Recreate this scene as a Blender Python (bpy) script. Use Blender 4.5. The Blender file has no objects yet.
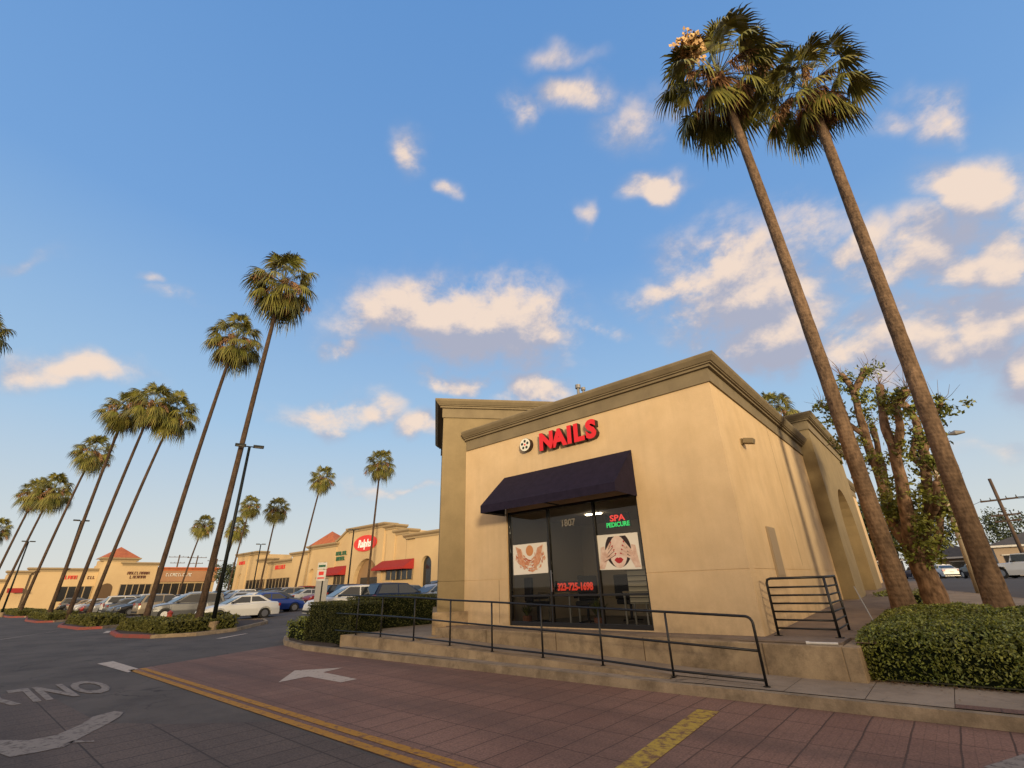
import bpy, math, random
from mathutils import Vector, Matrix, Euler, noise as mnoise
PI = math.pi
R_ = math.radians
sc = bpy.context.scene
col = sc.collection
rng = random.Random(11)

# ------------------------------------------------------------------ terrain
def g(y):
    return .03 * max(0., min(y, 44.) - 9.)

# ------------------------------------------------------------------ materials
MATS = {}
def mat(name, c, rough=.8, c2=None, nscale=3., bump=0., bscale=40., metal=0., spec=.5, detail=4., stain=None, coord='pos', island=0., emit=None, streak=0., lo=.35, hi=.65, grain=0., crack=0., grime=0., spots=0.):
    if name in MATS: return MATS[name]
    m = bpy.data.materials.new(name); m.use_nodes = True
    nt = m.node_tree; N = nt.nodes; L = nt.links
    b = N['Principled BSDF']
    b.inputs['Base Color'].default_value = (*c, 1); b.inputs['Roughness'].default_value = rough
    b.inputs['Metallic'].default_value = metal; b.inputs['Specular IOR Level'].default_value = spec
    if coord == 'pos':
        geo = N.new('ShaderNodeNewGeometry'); src = geo.outputs['Position']
    else:
        tc = N.new('ShaderNodeTexCoord'); src = tc.outputs['Object']
    cur = None
    def mix(a, b_, f, mode='MIX'):
        mx = N.new('ShaderNodeMix'); mx.data_type = 'RGBA'; mx.blend_type = mode
        for s, v in ((6, a), (7, b_)):
            if hasattr(v, 'links'): L.new(v, mx.inputs[s])
            else: mx.inputs[s].default_value = (*v, 1)
        if hasattr(f, 'links'): L.new(f, mx.inputs[0])
        else: mx.inputs[0].default_value = f
        return mx.outputs[2]
    def noise(scale, det=detail, rough_=.6, vec=src):
        n = N.new('ShaderNodeTexNoise'); n.inputs['Scale'].default_value = scale; n.inputs['Detail'].default_value = det
        n.inputs['Roughness'].default_value = rough_; L.new(vec, n.inputs['Vector']); return n.outputs['Fac']
    def ramp(v, a, b_):
        r = N.new('ShaderNodeMapRange'); r.inputs[1].default_value = a; r.inputs[2].default_value = b_; L.new(v, r.inputs[0]); return r.outputs[0]
    if c2 is not None:
        cur = mix(c, c2, ramp(noise(nscale), lo, hi))
    if stain is not None:      # (colour, scale, amount)
        s = ramp(noise(stain[1], 6, .7), .45, .7)
        mm = N.new('ShaderNodeMath'); mm.operation = 'MULTIPLY'; L.new(s, mm.inputs[0]); mm.inputs[1].default_value = stain[2]
        cur = mix(cur if cur else c, stain[0], mm.outputs[0])
    if streak:
        mp = N.new('ShaderNodeMapping'); mp.inputs['Scale'].default_value = (3.2, 3.2, .22); L.new(src, mp.inputs[0])
        s = ramp(noise(1., 5, .65, mp.outputs[0]), .45, .75)
        mm = N.new('ShaderNodeMath'); mm.operation = 'MULTIPLY'; L.new(s, mm.inputs[0]); mm.inputs[1].default_value = streak
        cur = mix(cur if cur else c, tuple(x*.55 for x in c), mm.outputs[0])
    if island:
        gi = N.new('ShaderNodeNewGeometry')
        r = N.new('ShaderNodeMapRange'); r.inputs[3].default_value = 1-island; r.inputs[4].default_value = 1+island
        L.new(gi.outputs['Random Per Island'], r.inputs[0])
        hs = N.new('ShaderNodeHueSaturation'); L.new(r.outputs[0], hs.inputs['Value'])
        if cur: L.new(cur, hs.inputs['Color'])
        else: hs.inputs['Color'].default_value = (*c, 1)
        cur = hs.outputs[0]
    if grime:        # dirt splashed low on the wall
        sp_ = N.new('ShaderNodeSeparateXYZ'); L.new(src, sp_.inputs[0]); zr_ = ramp(sp_.outputs['Z'], 1.75, .55); nn_ = ramp(noise(2.3, 6, .7), .35, .62)
        g1_ = N.new('ShaderNodeMath'); g1_.operation = 'MULTIPLY'; L.new(zr_, g1_.inputs[0]); L.new(nn_, g1_.inputs[1]); g2_ = N.new('ShaderNodeMath'); g2_.operation = 'MULTIPLY'; L.new(g1_.outputs[0], g2_.inputs[0]); g2_.inputs[1].default_value = grime
        cur = mix(cur if cur else c, tuple(x*.5 for x in c), g2_.outputs[0])
    if spots:        # oil drips
        vo2 = N.new('ShaderNodeTexVoronoi'); vo2.inputs['Scale'].default_value = .75; L.new(src, vo2.inputs['Vector'])
        s3 = N.new('ShaderNodeMath'); s3.operation = 'MULTIPLY_ADD'; s3.inputs[1].default_value = .35; L.new(noise(5., 4, .6), s3.inputs[0]); L.new(vo2.outputs['Distance'], s3.inputs[2])
        s4 = ramp(s3.outputs[0], .31, .22); s5 = N.new('ShaderNodeMath'); s5.operation = 'MULTIPLY'; L.new(s4, s5.inputs[0]); s5.inputs[1].default_value = spots
        cur = mix(cur if cur else c, tuple(x*.4 for x in c), s5.outputs[0])
    if grain:
        gsc = ramp(noise(55., 5, .75), .3, .7); gm = N.new('ShaderNodeMath'); gm.operation = 'MULTIPLY_ADD'; gm.inputs[1].default_value = 2*grain; gm.inputs[2].default_value = 1-grain; L.new(gsc, gm.inputs[0])
        vs_ = N.new('ShaderNodeVectorMath'); vs_.operation = 'SCALE'; L.new(gm.outputs[0], vs_.inputs['Scale'])
        if cur: L.new(cur, vs_.inputs[0])
        else: vs_.inputs[0].default_value = c
        cur = vs_.outputs[0]
    if crack:
        dv = N.new('ShaderNodeTexNoise'); dv.inputs['Scale'].default_value = 1.6; dv.inputs['Detail'].default_value = 5; L.new(src, dv.inputs['Vector'])
        dm = N.new('ShaderNodeVectorMath'); dm.operation = 'MULTIPLY_ADD'; dm.inputs[1].default_value = (.9, .9, .9); L.new(dv.outputs['Color'], dm.inputs[0]); L.new(src, dm.inputs[2])
        vo = N.new('ShaderNodeTexVoronoi'); vo.feature = 'DISTANCE_TO_EDGE'; vo.inputs['Scale'].default_value = crack; L.new(dm.outputs[0], vo.inputs['Vector'])
        cm = N.new('ShaderNodeMapRange'); cm.inputs[1].default_value = .010*crack; cm.inputs[2].default_value = .022*crack; cm.inputs[3].default_value = .75; cm.inputs[4].default_value = 0.; L.new(vo.outputs['Distance'], cm.inputs[0])
        cn = ramp(noise(.31, 3, .5), .47, .60); cp_ = N.new('ShaderNodeMath'); cp_.operation = 'MULTIPLY'; L.new(cm.outputs[0], cp_.inputs[0]); L.new(cn, cp_.inputs[1])
        cur = mix(cur if cur else c, tuple(x*.35 for x in c), cp_.outputs[0])
    if cur: L.new(cur, b.inputs['Base Color'])
    if bump:
        bp = N.new('ShaderNodeBump'); bp.inputs['Strength'].default_value = bump; bp.inputs['Distance'].default_value = .01
        L.new(noise(bscale, 5), bp.inputs['Height']); L.new(bp.outputs[0], b.inputs['Normal'])
    if emit:
        b.inputs['Emission Color'].default_value = (*emit[0], 1); b.inputs['Emission Strength'].default_value = emit[1]
    MATS[name] = m
    return m

STUC = mat('stucco_cream', (.67, .495, .295), .92, (.60, .435, .25), 1.3, .35, 90, stain=((.52, .385, .235), .55, .5), streak=.2, spec=.2, grain=.08, grime=.55)
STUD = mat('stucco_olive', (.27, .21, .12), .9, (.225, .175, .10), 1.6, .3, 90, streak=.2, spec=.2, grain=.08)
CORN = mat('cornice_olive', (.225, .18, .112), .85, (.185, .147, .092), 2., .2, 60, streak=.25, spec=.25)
GROOVE = mat('groove_dark', (.12, .085, .05), .95)  # dark fill of the wall and sidewalk joints
CONC = mat('concrete_tan', (.43, .325, .20), .92, (.30, .22, .135), 1.7, .4, 60, stain=((.10, .075, .05), 2.2, .75), streak=.5, spec=.2, grain=.12)
SIDEW = mat('concrete_walk', (.35, .28, .205), .92, (.29, .23, .165), .9, .3, 70, stain=((.17, .135, .10), 1.9, .6), spec=.2, grain=.12, crack=.45)
KERB = mat('kerb_concrete', (.38, .295, .195), .92, (.26, .20, .13), 2.5, .4, 60, stain=((.12, .09, .06), 3., .7), spec=.2, grain=.12)
REDK = mat('kerb_red_paint', (.30, .06, .045), .8, (.20, .07, .05), 3., .3, 60)
PODTOP = mat('walk_tan', (.24, .18, .13), .92, (.18, .135, .10), 1.5, .3, 70, stain=((.10, .075, .06), 2., .6))
ASPH = mat('asphalt', (.092, .077, .063), .88, (.130, .108, .088), .35, .5, 120, stain=((.058, .048, .040), .8, .75), spec=.3, grain=.18, crack=.38, spots=.5)
STREETM = mat('street_asphalt', (.095, .080, .068), .9, (.11, .095, .08), .4, .4, 120, spec=.25)
BLACK = mat('black_metal', (.008, .008, .009), .42, spec=.5)
BRONZE = mat('bronze_frame', (.012, .010, .009), .4)
AWN = mat('awning_canvas', (.012, .009, .022), .85, (.018, .013, .030), 6., .3, 200, spec=.2)
LEAFH = mat('hedge_leaf', (.115, .14, .02), .42, (.19, .205, .045), 1.2, island=.65, spec=.4)
LEAFD = mat('dark_hedge_leaf', (.045, .050, .012), .65, (.065, .068, .018), 1.5, island=.5, spec=.3)
LEAFT = mat('tree_leaf', (.13, .155, .022), .45, (.20, .20, .04), .9, island=.55, spec=.35)
LEAFF = mat('far_leaf', (.035, .05, .018), .8, (.055, .07, .025), .5, island=.4)
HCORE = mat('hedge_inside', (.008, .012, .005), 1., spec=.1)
FROND = mat('palm_frond', (.105, .115, .022), .45, (.18, .155, .035), 1.4, island=.45, spec=.35, coord='obj')
DEAD = mat('palm_dead_frond', (.33, .16, .065), .9, (.17, .085, .035), 2., island=.4, coord='obj')
FRUIT = mat('palm_fruit', (.34, .20, .10), .9, (.24, .13, .06), 3., island=.3, coord='obj')
FLOWER = mat('palm_flower', (.62, .42, .20), .9, (.5, .3, .13), 3., island=.25, coord='obj')
SOIL = mat('soil', (.07, .045, .028), 1., (.045, .03, .02), 3., .6, 40)
GRASSM = mat('lawn', (.05, .07, .02), .95, (.075, .08, .03), 1.2, .5, 60)
WHITE = mat('white_paint', (.62, .60, .56), .7, (.5, .48, .44), 4.)
ROOFT = mat('clay_tile', (.46, .14, .05), .85, (.36, .10, .04), 1.5)
LEAFI = mat('island_leaf', (.085, .088, .018), .6, (.12, .115, .028), 1.2, island=.55, spec=.3)
REDAW = mat('red_canvas', (.30, .018, .016), .8)
MALLS = mat('mall_stucco', (.52, .385, .215), .92, (.47, .34, .19), .3, spec=.15, grain=.05)
MALLD = mat('mall_trim', (.30, .225, .13), .9)
MALLO = mat('mall_orange', (.34, .19, .105), .9, (.30, .165, .09), .3)
DARKW = mat('dark_window', (.015, .016, .018), .15, spec=.6)
POLEW = mat('weathered_wood', (.10, .065, .045), .95, (.07, .045, .03), 2.)
LAMPM = mat('lamp_pole_paint', (.006, .008, .008), .55, spec=.25)

def trunk_mat(name, ca, cb, ring):
    m = bpy.data.materials.new(name); m.use_nodes = True
    nt = m.node_tree; N = nt.nodes; L = nt.links; b = N['Principled BSDF']; b.inputs['Roughness'].default_value = .95; b.inputs['Specular IOR Level'].default_value = .15
    geo = N.new('ShaderNodeNewGeometry')
    mp = N.new('ShaderNodeMapping'); mp.inputs['Scale'].default_value = (1, 1, 1); L.new(geo.outputs['Position'], mp.inputs[0])
    w = N.new('ShaderNodeTexWave'); w.wave_type = 'BANDS'; w.bands_direction = 'Z'; w.inputs['Scale'].default_value = ring
    w.inputs['Distortion'].default_value = 3.5; w.inputs['Detail'].default_value = 3; w.inputs['Detail Scale'].default_value = 2.5; L.new(mp.outputs[0], w.inputs['Vector'])
    mp2 = N.new('ShaderNodeMapping'); mp2.inputs['Scale'].default_value = (11, 11, 5.); L.new(geo.outputs['Position'], mp2.inputs[0])
    n = N.new('ShaderNodeTexNoise'); n.inputs['Scale'].default_value = 1.; n.inputs['Detail'].default_value = 6; L.new(mp2.outputs[0], n.inputs['Vector'])
    n2 = N.new('ShaderNodeTexNoise'); n2.inputs['Scale'].default_value = 1.1; n2.inputs['Detail'].default_value = 3; L.new(geo.outputs['Position'], n2.inputs['Vector'])
    a = N.new('ShaderNodeMath'); a.operation = 'MULTIPLY_ADD'; a.inputs[1].default_value = .16; L.new(w.outputs['Fac'], a.inputs[0]); 
    mr = N.new('ShaderNodeMapRange'); mr.inputs[1].default_value = .3; mr.inputs[2].default_value = .7; L.new(n.outputs['Fac'], mr.inputs[0])
    a2 = N.new('ShaderNodeMath'); a2.operation = 'MULTIPLY'; a2.inputs[1].default_value = .84; L.new(mr.outputs[0], a2.inputs[0]); L.new(a2.outputs[0], a.inputs[2])
    mx = N.new('ShaderNodeMix'); mx.data_type = 'RGBA'; mx.inputs[6].default_value = (*ca, 1); mx.inputs[7].default_value = (*cb, 1); L.new(a.outputs[0], mx.inputs[0])
    mx2 = N.new('ShaderNodeMix'); mx2.data_type = 'RGBA'; mx2.blend_type = 'MULTIPLY'; mx2.inputs[0].default_value = .6; L.new(mx.outputs[2], mx2.inputs[6]); L.new(n2.outputs['Color'], mx2.inputs[7])
    mr2 = N.new('ShaderNodeMapRange'); mr2.inputs[1].default_value = .35; mr2.inputs[2].default_value = .65; mr2.inputs[3].default_value = .62; mr2.inputs[4].default_value = 1.15; L.new(n2.outputs['Fac'], mr2.inputs[0]); L.new(mr2.outputs[0], mx2.inputs[7])
    L.new(mx2.outputs[2], b.inputs['Base Color'])
    bp = N.new('ShaderNodeBump'); bp.inputs['Strength'].default_value = .8; bp.inputs['Distance'].default_value = .03; L.new(a.outputs[0], bp.inputs['Height']); L.new(bp.outputs[0], b.inputs['Normal'])
    return m
TRUNK = trunk_mat('palm_trunk', (.075, .050, .034), (.22, .145, .092), 3.0)
TRUNK2 = trunk_mat('far_palm_trunk', (.035, .024, .017), (.095, .062, .042), 3.0)
BARK = trunk_mat('tree_bark', (.07, .042, .027), (.33, .21, .13), .8)

def glass_mat():
    m = bpy.data.materials.new('shop_glass'); m.use_nodes = True
    nt = m.node_tree; N = nt.nodes; L = nt.links; N.clear()
    o = N.new('ShaderNodeOutputMaterial'); mx = N.new('ShaderNodeMixShader'); t = N.new('ShaderNodeBsdfTransparent'); t.inputs[0].default_value = (.78, .80, .78, 1)
    gl = N.new('ShaderNodeBsdfGlossy'); gl.inputs['Roughness'].default_value = .015; f = N.new('ShaderNodeFresnel'); f.inputs[0].default_value = 1.5
    L.new(f.outputs[0], mx.inputs[0]); L.new(t.outputs[0], mx.inputs[1]); L.new(gl.outputs[0], mx.inputs[2]); L.new(mx.outputs[0], o.inputs[0])
    return m
GLASS = glass_mat()

def paver_mat(name, c1, c2, mortar, dark):
    m = bpy.data.materials.new(name); m.use_nodes = True
    nt = m.node_tree; N = nt.nodes; L = nt.links; b = N['Principled BSDF']; b.inputs['Roughness'].default_value = .85; b.inputs['Specular IOR Level'].default_value = .3
    geo = N.new('ShaderNodeNewGeometry'); sep = N.new('ShaderNodeSeparateXYZ'); L.new(geo.outputs['Position'], sep.inputs[0])
    dn = N.new('ShaderNodeTexNoise'); dn.inputs['Scale'].default_value = 1.3; dn.inputs['Detail'].default_value = 3; L.new(geo.outputs['Position'], dn.inputs['Vector'])
    cmb = N.new('ShaderNodeCombineXYZ')
    ad = N.new('ShaderNodeMath'); ad.operation = 'MULTIPLY_ADD'; ad.inputs[1].default_value = .03; L.new(dn.outputs['Fac'], ad.inputs[0]); L.new(sep.outputs['X'], ad.inputs[2])
    L.new(sep.outputs['Y'], cmb.inputs[0]); L.new(ad.outputs[0], cmb.inputs[1])
    def brick(w, h, mort, off):
        br = N.new('ShaderNodeTexBrick'); br.inputs['Scale'].default_value = 1; br.inputs['Brick Width'].default_value = w; br.inputs['Row Height'].default_value = h
        br.inputs['Mortar Size'].default_value = mort; br.inputs['Mortar Smooth'].default_value = .25; br.offset = off
        br.inputs['Color1'].default_value = (*c1, 1); br.inputs['Color2'].default_value = (*c2, 1); br.inputs['Mortar'].default_value = (*mortar, 1)
        L.new(cmb.outputs[0], br.inputs['Vector']); return br
    small = brick(.21, .10, .004, .5); big = brick(.81, .405, .010, 0)
    n1 = N.new('ShaderNodeTexNoise'); n1.inputs['Scale'].default_value = .45; n1.inputs['Detail'].default_value = 6; n1.inputs['Roughness'].default_value = .65; L.new(geo.outputs['Position'], n1.inputs['Vector'])
    r1 = N.new('ShaderNodeMapRange'); r1.inputs[1].default_value = .38; r1.inputs[2].default_value = .68; L.new(n1.outputs['Fac'], r1.inputs[0])
    base = N.new('ShaderNodeMix'); base.data_type = 'RGBA'; base.inputs[6].default_value = (*c1, 1); base.inputs[7].default_value = (*c2, 1); L.new(r1.outputs[0], base.inputs[0])
    # small joints, faint
    k1 = N.new('ShaderNodeMix'); k1.data_type = 'RGBA'; k1.blend_type = 'MIX'; k1.inputs[7].default_value = (*mortar, 1)
    s1 = N.new('ShaderNodeMath'); s1.operation = 'MULTIPLY'; s1.inputs[1].default_value = .30; L.new(small.outputs['Fac'], s1.inputs[0]); L.new(s1.outputs[0], k1.inputs[0]); tint = N.new('ShaderNodeMix'); tint.data_type = 'RGBA'; tint.inputs[0].default_value = .38; L.new(base.outputs[2], tint.inputs[6]); L.new(big.outputs['Color'], tint.inputs[7])
    vo = N.new('ShaderNodeTexVoronoi'); vo.inputs['Scale'].default_value = .8; L.new(geo.outputs['Position'], vo.inputs['Vector'])
    vd = N.new('ShaderNodeMath'); vd.operation = 'MULTIPLY_ADD'; vd.inputs[1].default_value = .4; L.new(n1.outputs['Fac'], vd.inputs[0]); L.new(vo.outputs['Distance'], vd.inputs[2])
    vr = N.new('ShaderNodeMapRange'); vr.inputs[1].default_value = .33; vr.inputs[2].default_value = .22; vr.inputs[4].default_value = .5; L.new(vd.outputs[0], vr.inputs[0])
    oil = N.new('ShaderNodeMix'); oil.data_type = 'RGBA'; oil.inputs[7].default_value = (*dark, 1); L.new(vr.outputs[0], oil.inputs[0]); L.new(tint.outputs[2], oil.inputs[6]); L.new(oil.outputs[2], k1.inputs[6])
    k2 = N.new('ShaderNodeMix'); k2.data_type = 'RGBA'; k2.inputs[7].default_value = tuple(x*.5 for x in mortar)+(1,)
    s2 = N.new('ShaderNodeMath'); s2.operation = 'MULTIPLY'; s2.inputs[1].default_value = .62; L.new(big.outputs['Fac'], s2.inputs[0]); L.new(s2.outputs[0], k2.inputs[0]); L.new(k1.outputs[2], k2.inputs[6])
    # tyre-darkened lanes and stains: noise stretched along X
    mp = N.new('ShaderNodeMapping'); mp.inputs['Scale'].default_value = (.12, .75, 1); L.new(geo.outputs['Position'], mp.inputs[0])
    n3 = N.new('ShaderNodeTexNoise'); n3.inputs['Scale'].default_value = 1.; n3.inputs['Detail'].default_value = 7; n3.inputs['Roughness'].default_value = .6; L.new(mp.outputs[0], n3.inputs['Vector'])
    r3 = N.new('ShaderNodeMapRange'); r3.inputs[1].default_value = .42; r3.inputs[2].default_value = .66; r3.inputs[4].default_value = .8; L.new(n3.outputs['Fac'], r3.inputs[0])
    k3 = N.new('ShaderNodeMix'); k3.data_type = 'RGBA'; k3.inputs[7].default_value = (*dark, 1); L.new(r3.outputs[0], k3.inputs[0]); L.new(k2.outputs[2], k3.inputs[6])
    sp = N.new('ShaderNodeTexNoise'); sp.inputs['Scale'].default_value = 45; sp.inputs['Detail'].default_value = 4; L.new(geo.outputs['Position'], sp.inputs['Vector'])
    r4 = N.new('ShaderNodeMapRange'); r4.inputs[1].default_value = .3; r4.inputs[2].default_value = .7; r4.inputs[3].default_value = .7; r4.inputs[4].default_value = 1.3; L.new(sp.outputs['Fac'], r4.inputs[0])
    k4 = N.new('ShaderNodeVectorMath'); k4.operation = 'SCALE'; L.new(k3.outputs[2], k4.inputs[0]); L.new(r4.outputs[0], k4.inputs['Scale'])
    L.new(k4.outputs[0], b.inputs['Base Color'])
    bp = N.new('ShaderNodeBump'); bp.invert = True; bp.inputs['Strength'].default_value = .5; bp.inputs['Distance'].default_value = .01
    hs = N.new('ShaderNodeMath'); hs.operation = 'MAXIMUM'; L.new(big.outputs['Fac'], hs.inputs[0]); L.new(s1.outputs[0], hs.inputs[1]); L.new(hs.outputs[0], bp.inputs['Height']); L.new(bp.outputs[0], b.inputs['Normal'])
    return m
PAVR = paver_mat('red_pavers', (.20, .104, .072), (.285, .160, .110), (.085, .052, .038), (.120, .074, .056))
PAVD = paver_mat('dark_pavers', (.110, .080, .062), (.150, .108, .082), (.042, .031, .024), (.066, .051, .041))

def worn(name, c, under, amt=.5, scale=9.):
    m = bpy.data.materials.new(name); m.use_nodes = True
    nt = m.node_tree; N = nt.nodes; L = nt.links; b = N['Principled BSDF']; b.inputs['Roughness'].default_value = .85; b.inputs['Specular IOR Level'].default_value = .2
    geo = N.new('ShaderNodeNewGeometry'); n = N.new('ShaderNodeTexNoise'); n.inputs['Scale'].default_value = scale; n.inputs['Detail'].default_value = 8; n.inputs['Roughness'].default_value = .75
    L.new(geo.outputs['Position'], n.inputs['Vector']); r = N.new('ShaderNodeMapRange'); r.inputs[1].default_value = amt - .04; r.inputs[2].default_value = amt + .1; L.new(n.outputs['Fac'], r.inputs[0])
    mx = N.new('ShaderNodeMix'); mx.data_type = 'RGBA'; mx.inputs[6].default_value = (*c, 1); mx.inputs[7].default_value = (*under, 1); L.new(r.outputs[0], mx.inputs[0]); L.new(mx.outputs[2], b.inputs['Base Color'])
    return m
PYEL = worn('yellow_line_paint', (.44, .215, .035), (.19, .10, .06), .54)
PYEL2 = worn('faded_yellow_paint', (.50, .33, .06), (.19, .10, .06), .5)
PWHT = worn('white_line_paint', (.50, .42, .34), (.17, .12, .09), .58)
PWHD = worn('worn_white_paint', (.27, .23, .19), (.08, .06, .05), .54)

# ------------------------------------------------------------------ object helpers
def root_of(o):
    while o.parent: o = o.parent
    return o
def link(o, parent=None):
    col.objects.link(o)
    if parent is not None: o.parent = parent
    return o
def tag(o, label=None, cat=None, group=None, kind=None):
    if label: o['label'] = label
    if cat: o['category'] = cat
    if group: o['group'] = group
    if kind: o['kind'] = kind
    return o
def thing(name, label, cat, loc=(0, 0, 0), rz=0., group=None):
    o = bpy.data.objects.new(name, None); o.empty_display_size = .3
    o.location = loc; o.rotation_euler = (0, 0, rz); link(o)
    return tag(o, label, cat, group)
def localmat(o):
    return Matrix.LocRotScale(o.location, o.rotation_euler, None)
class MB:
    def __init__(s): s.v = []; s.f = []; s.mi = []; s.cur = 0
    def add(s, vs, fs):
        k = len(s.v); s.v.extend([tuple(p) for p in vs]); s.f.extend([tuple(i+k for i in f) for f in fs]); s.mi.extend([s.cur]*len(fs)); return s
    def box(s, x0, x1, y0, y1, z0, z1):
        return s.add([(x0,y0,z0),(x1,y0,z0),(x1,y1,z0),(x0,y1,z0),(x0,y0,z1),(x1,y0,z1),(x1,y1,z1),(x0,y1,z1)],
                     [(0,3,2,1),(4,5,6,7),(0,1,5,4),(1,2,6,5),(2,3,7,6),(3,0,4,7)])
    def obox(s, o, u, v, w):   # origin corner and three edge vectors
        o, u, v, w = map(Vector, (o, u, v, w))
        p = [o, o+u, o+u+v, o+v, o+w, o+u+w, o+u+v+w, o+v+w]
        return s.add(p, [(0,3,2,1),(4,5,6,7),(0,1,5,4),(1,2,6,5),(2,3,7,6),(3,0,4,7)])
    def poly(s, pts): return s.add(pts, [tuple(range(len(pts)))])
    def ext(s, pts, d):        # extrude a planar polygon by vector d
        d = Vector(d); n = len(pts); a = [Vector(p) for p in pts]; b = [p+d for p in a]
        return s.add(a+b, [tuple(reversed(range(n))), tuple(range(n, 2*n))]+[(i, (i+1) % n, n+(i+1) % n, n+i) for i in range(n)])
    def tube(s, pts, rad, n=8, cap=True):
        pts = [Vector(p) for p in pts]; m = len(pts)
        if not hasattr(rad, '__len__'): rad = [rad]*m
        vs = []; fs = []; prev = None
        for i, p in enumerate(pts):
            d = (pts[min(i+1, m-1)]-pts[max(i-1, 0)]).normalized()
            if prev is None:
                a = Vector((0, 0, 1)) if abs(d.z) < .9 else Vector((1, 0, 0)); u = d.cross(a).normalized()
            else:
                u = (prev - d*prev.dot(d)).normalized()
            prev = u; w = d.cross(u)
            for k in range(n):
                t = 2*PI*k/n; vs.append(p+(u*math.cos(t)+w*math.sin(t))*rad[i])
        for i in range(m-1):
            for k in range(n): fs.append((i*n+k, i*n+(k+1) % n, (i+1)*n+(k+1) % n, (i+1)*n+k))
        if cap: fs += [tuple(reversed(range(n))), tuple(range((m-1)*n, m*n))]
        return s.add(vs, fs)
    def build(s, name, m, parent=None, smooth=False, world=True):
        me = bpy.data.meshes.new(name); vs = s.v
        if parent is not None and world:
            inv = localmat(root_of(parent)).inverted(); vs = [inv @ Vector(p) for p in s.v]
        me.from_pydata([tuple(p) for p in vs], [], s.f); me.update()
        for x in (m if isinstance(m, (list, tuple)) else [m]): me.materials.append(x)
        if any(s.mi): me.polygons.foreach_set('material_index', s.mi)
        if smooth: me.polygons.foreach_set('use_smooth', [True]*len(me.polygons))
        o = bpy.data.objects.new(name, me); link(o, parent)
        return o
def struct(name, mb, m, smooth=False):
    return tag(mb.build(name, m, None, smooth), kind='structure')
def copy_tree(o, parent=None):
    c = o.copy(); col.objects.link(c); c.parent = parent
    for ch in o.children: copy_tree(ch, c)
    return c
def bevel(o, w=.01, seg=2):
    b = o.modifiers.new('Bevel', 'BEVEL'); b.width = w; b.segments = seg; b.limit_method = 'ANGLE'; return o
def text_geo(t, size, depth, off=0., sx=1., align='LEFT'):
    cu = bpy.data.curves.new('txt', 'FONT'); cu.body = t; cu.size = size; cu.extrude = depth/2; cu.offset = off; cu.align_x = align; cu.resolution_u = 3
    ob = bpy.data.objects.new('txt', cu); col.objects.link(ob)
    dg = bpy.context.evaluated_depsgraph_get(); me = ob.evaluated_get(dg).to_mesh()
    vs = [(v.co.x*sx, v.co.y, v.co.z) for v in me.vertices]; fs = [tuple(p.vertices) for p in me.polygons]; ns = [p.normal.z for p in me.polygons]
    ob.evaluated_get(dg).to_mesh_clear(); bpy.data.objects.remove(ob); bpy.data.curves.remove(cu)
    return vs, fs, ns
def text_on(mb, t, size, depth, org, ux, uy, off=0., sx=1., align='LEFT', side=None):
    """lettering whose baseline starts at org, running along ux with its top towards uy"""
    vs, fs, ns = text_geo(t, size, depth, off, sx, align)
    org, ux, uy = Vector(org), Vector(ux).normalized(), Vector(uy).normalized(); un = ux.cross(uy)
    k = len(mb.v); mb.v.extend([tuple(org+ux*a+uy*b+un*c) for a, b, c in vs])
    for f, n in zip(fs, ns):
        mb.f.append(tuple(i+k for i in f)); mb.mi.append(0 if (side is None or n > .5) else side)
def cornice(mb, path, prof, closed=False):
    """mitred moulding: path of (x,y), outward side on the right of travel; prof (out, z) from top inner to bottom inner"""
    n = len(path); P = [Vector((p[0], p[1], 0)) for p in path]; rings = []
    for i in range(n):
        a = P[i]-P[i-1] if (i > 0 or closed) else None
        b = P[(i+1) % n]-P[i] if (i < n-1 or closed) else None
        na = Vector((a.y, -a.x, 0)).normalized() if a is not None else None
        nb = Vector((b.y, -b.x, 0)).normalized() if b is not None else None
        if na is None: m = nb
        elif nb is None: m = na
        else: m = (na+nb)/(1+na.dot(nb))
        rings.append([P[i]+m*o+Vector((0, 0, z)) for o, z in prof])
    k = len(prof); vs = [p for r in rings for p in r]; fs = []
    for i in range(n if closed else n-1):
        j = (i+1) % n
        for q in range(k-1): fs.append((i*k+q, j*k+q, j*k+q+1, i*k+q+1))
    if not closed: fs += [tuple(range(k)), tuple(reversed(range((n-1)*k, n*k)))]
    mb.add(vs, fs)
ORD = ['first','second','third','fourth','fifth','sixth','seventh','eighth','ninth','tenth','eleventh','twelfth','thirteenth','fourteenth','fifteenth','sixteenth','seventeenth','eighteenth','nineteenth','twentieth']

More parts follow.
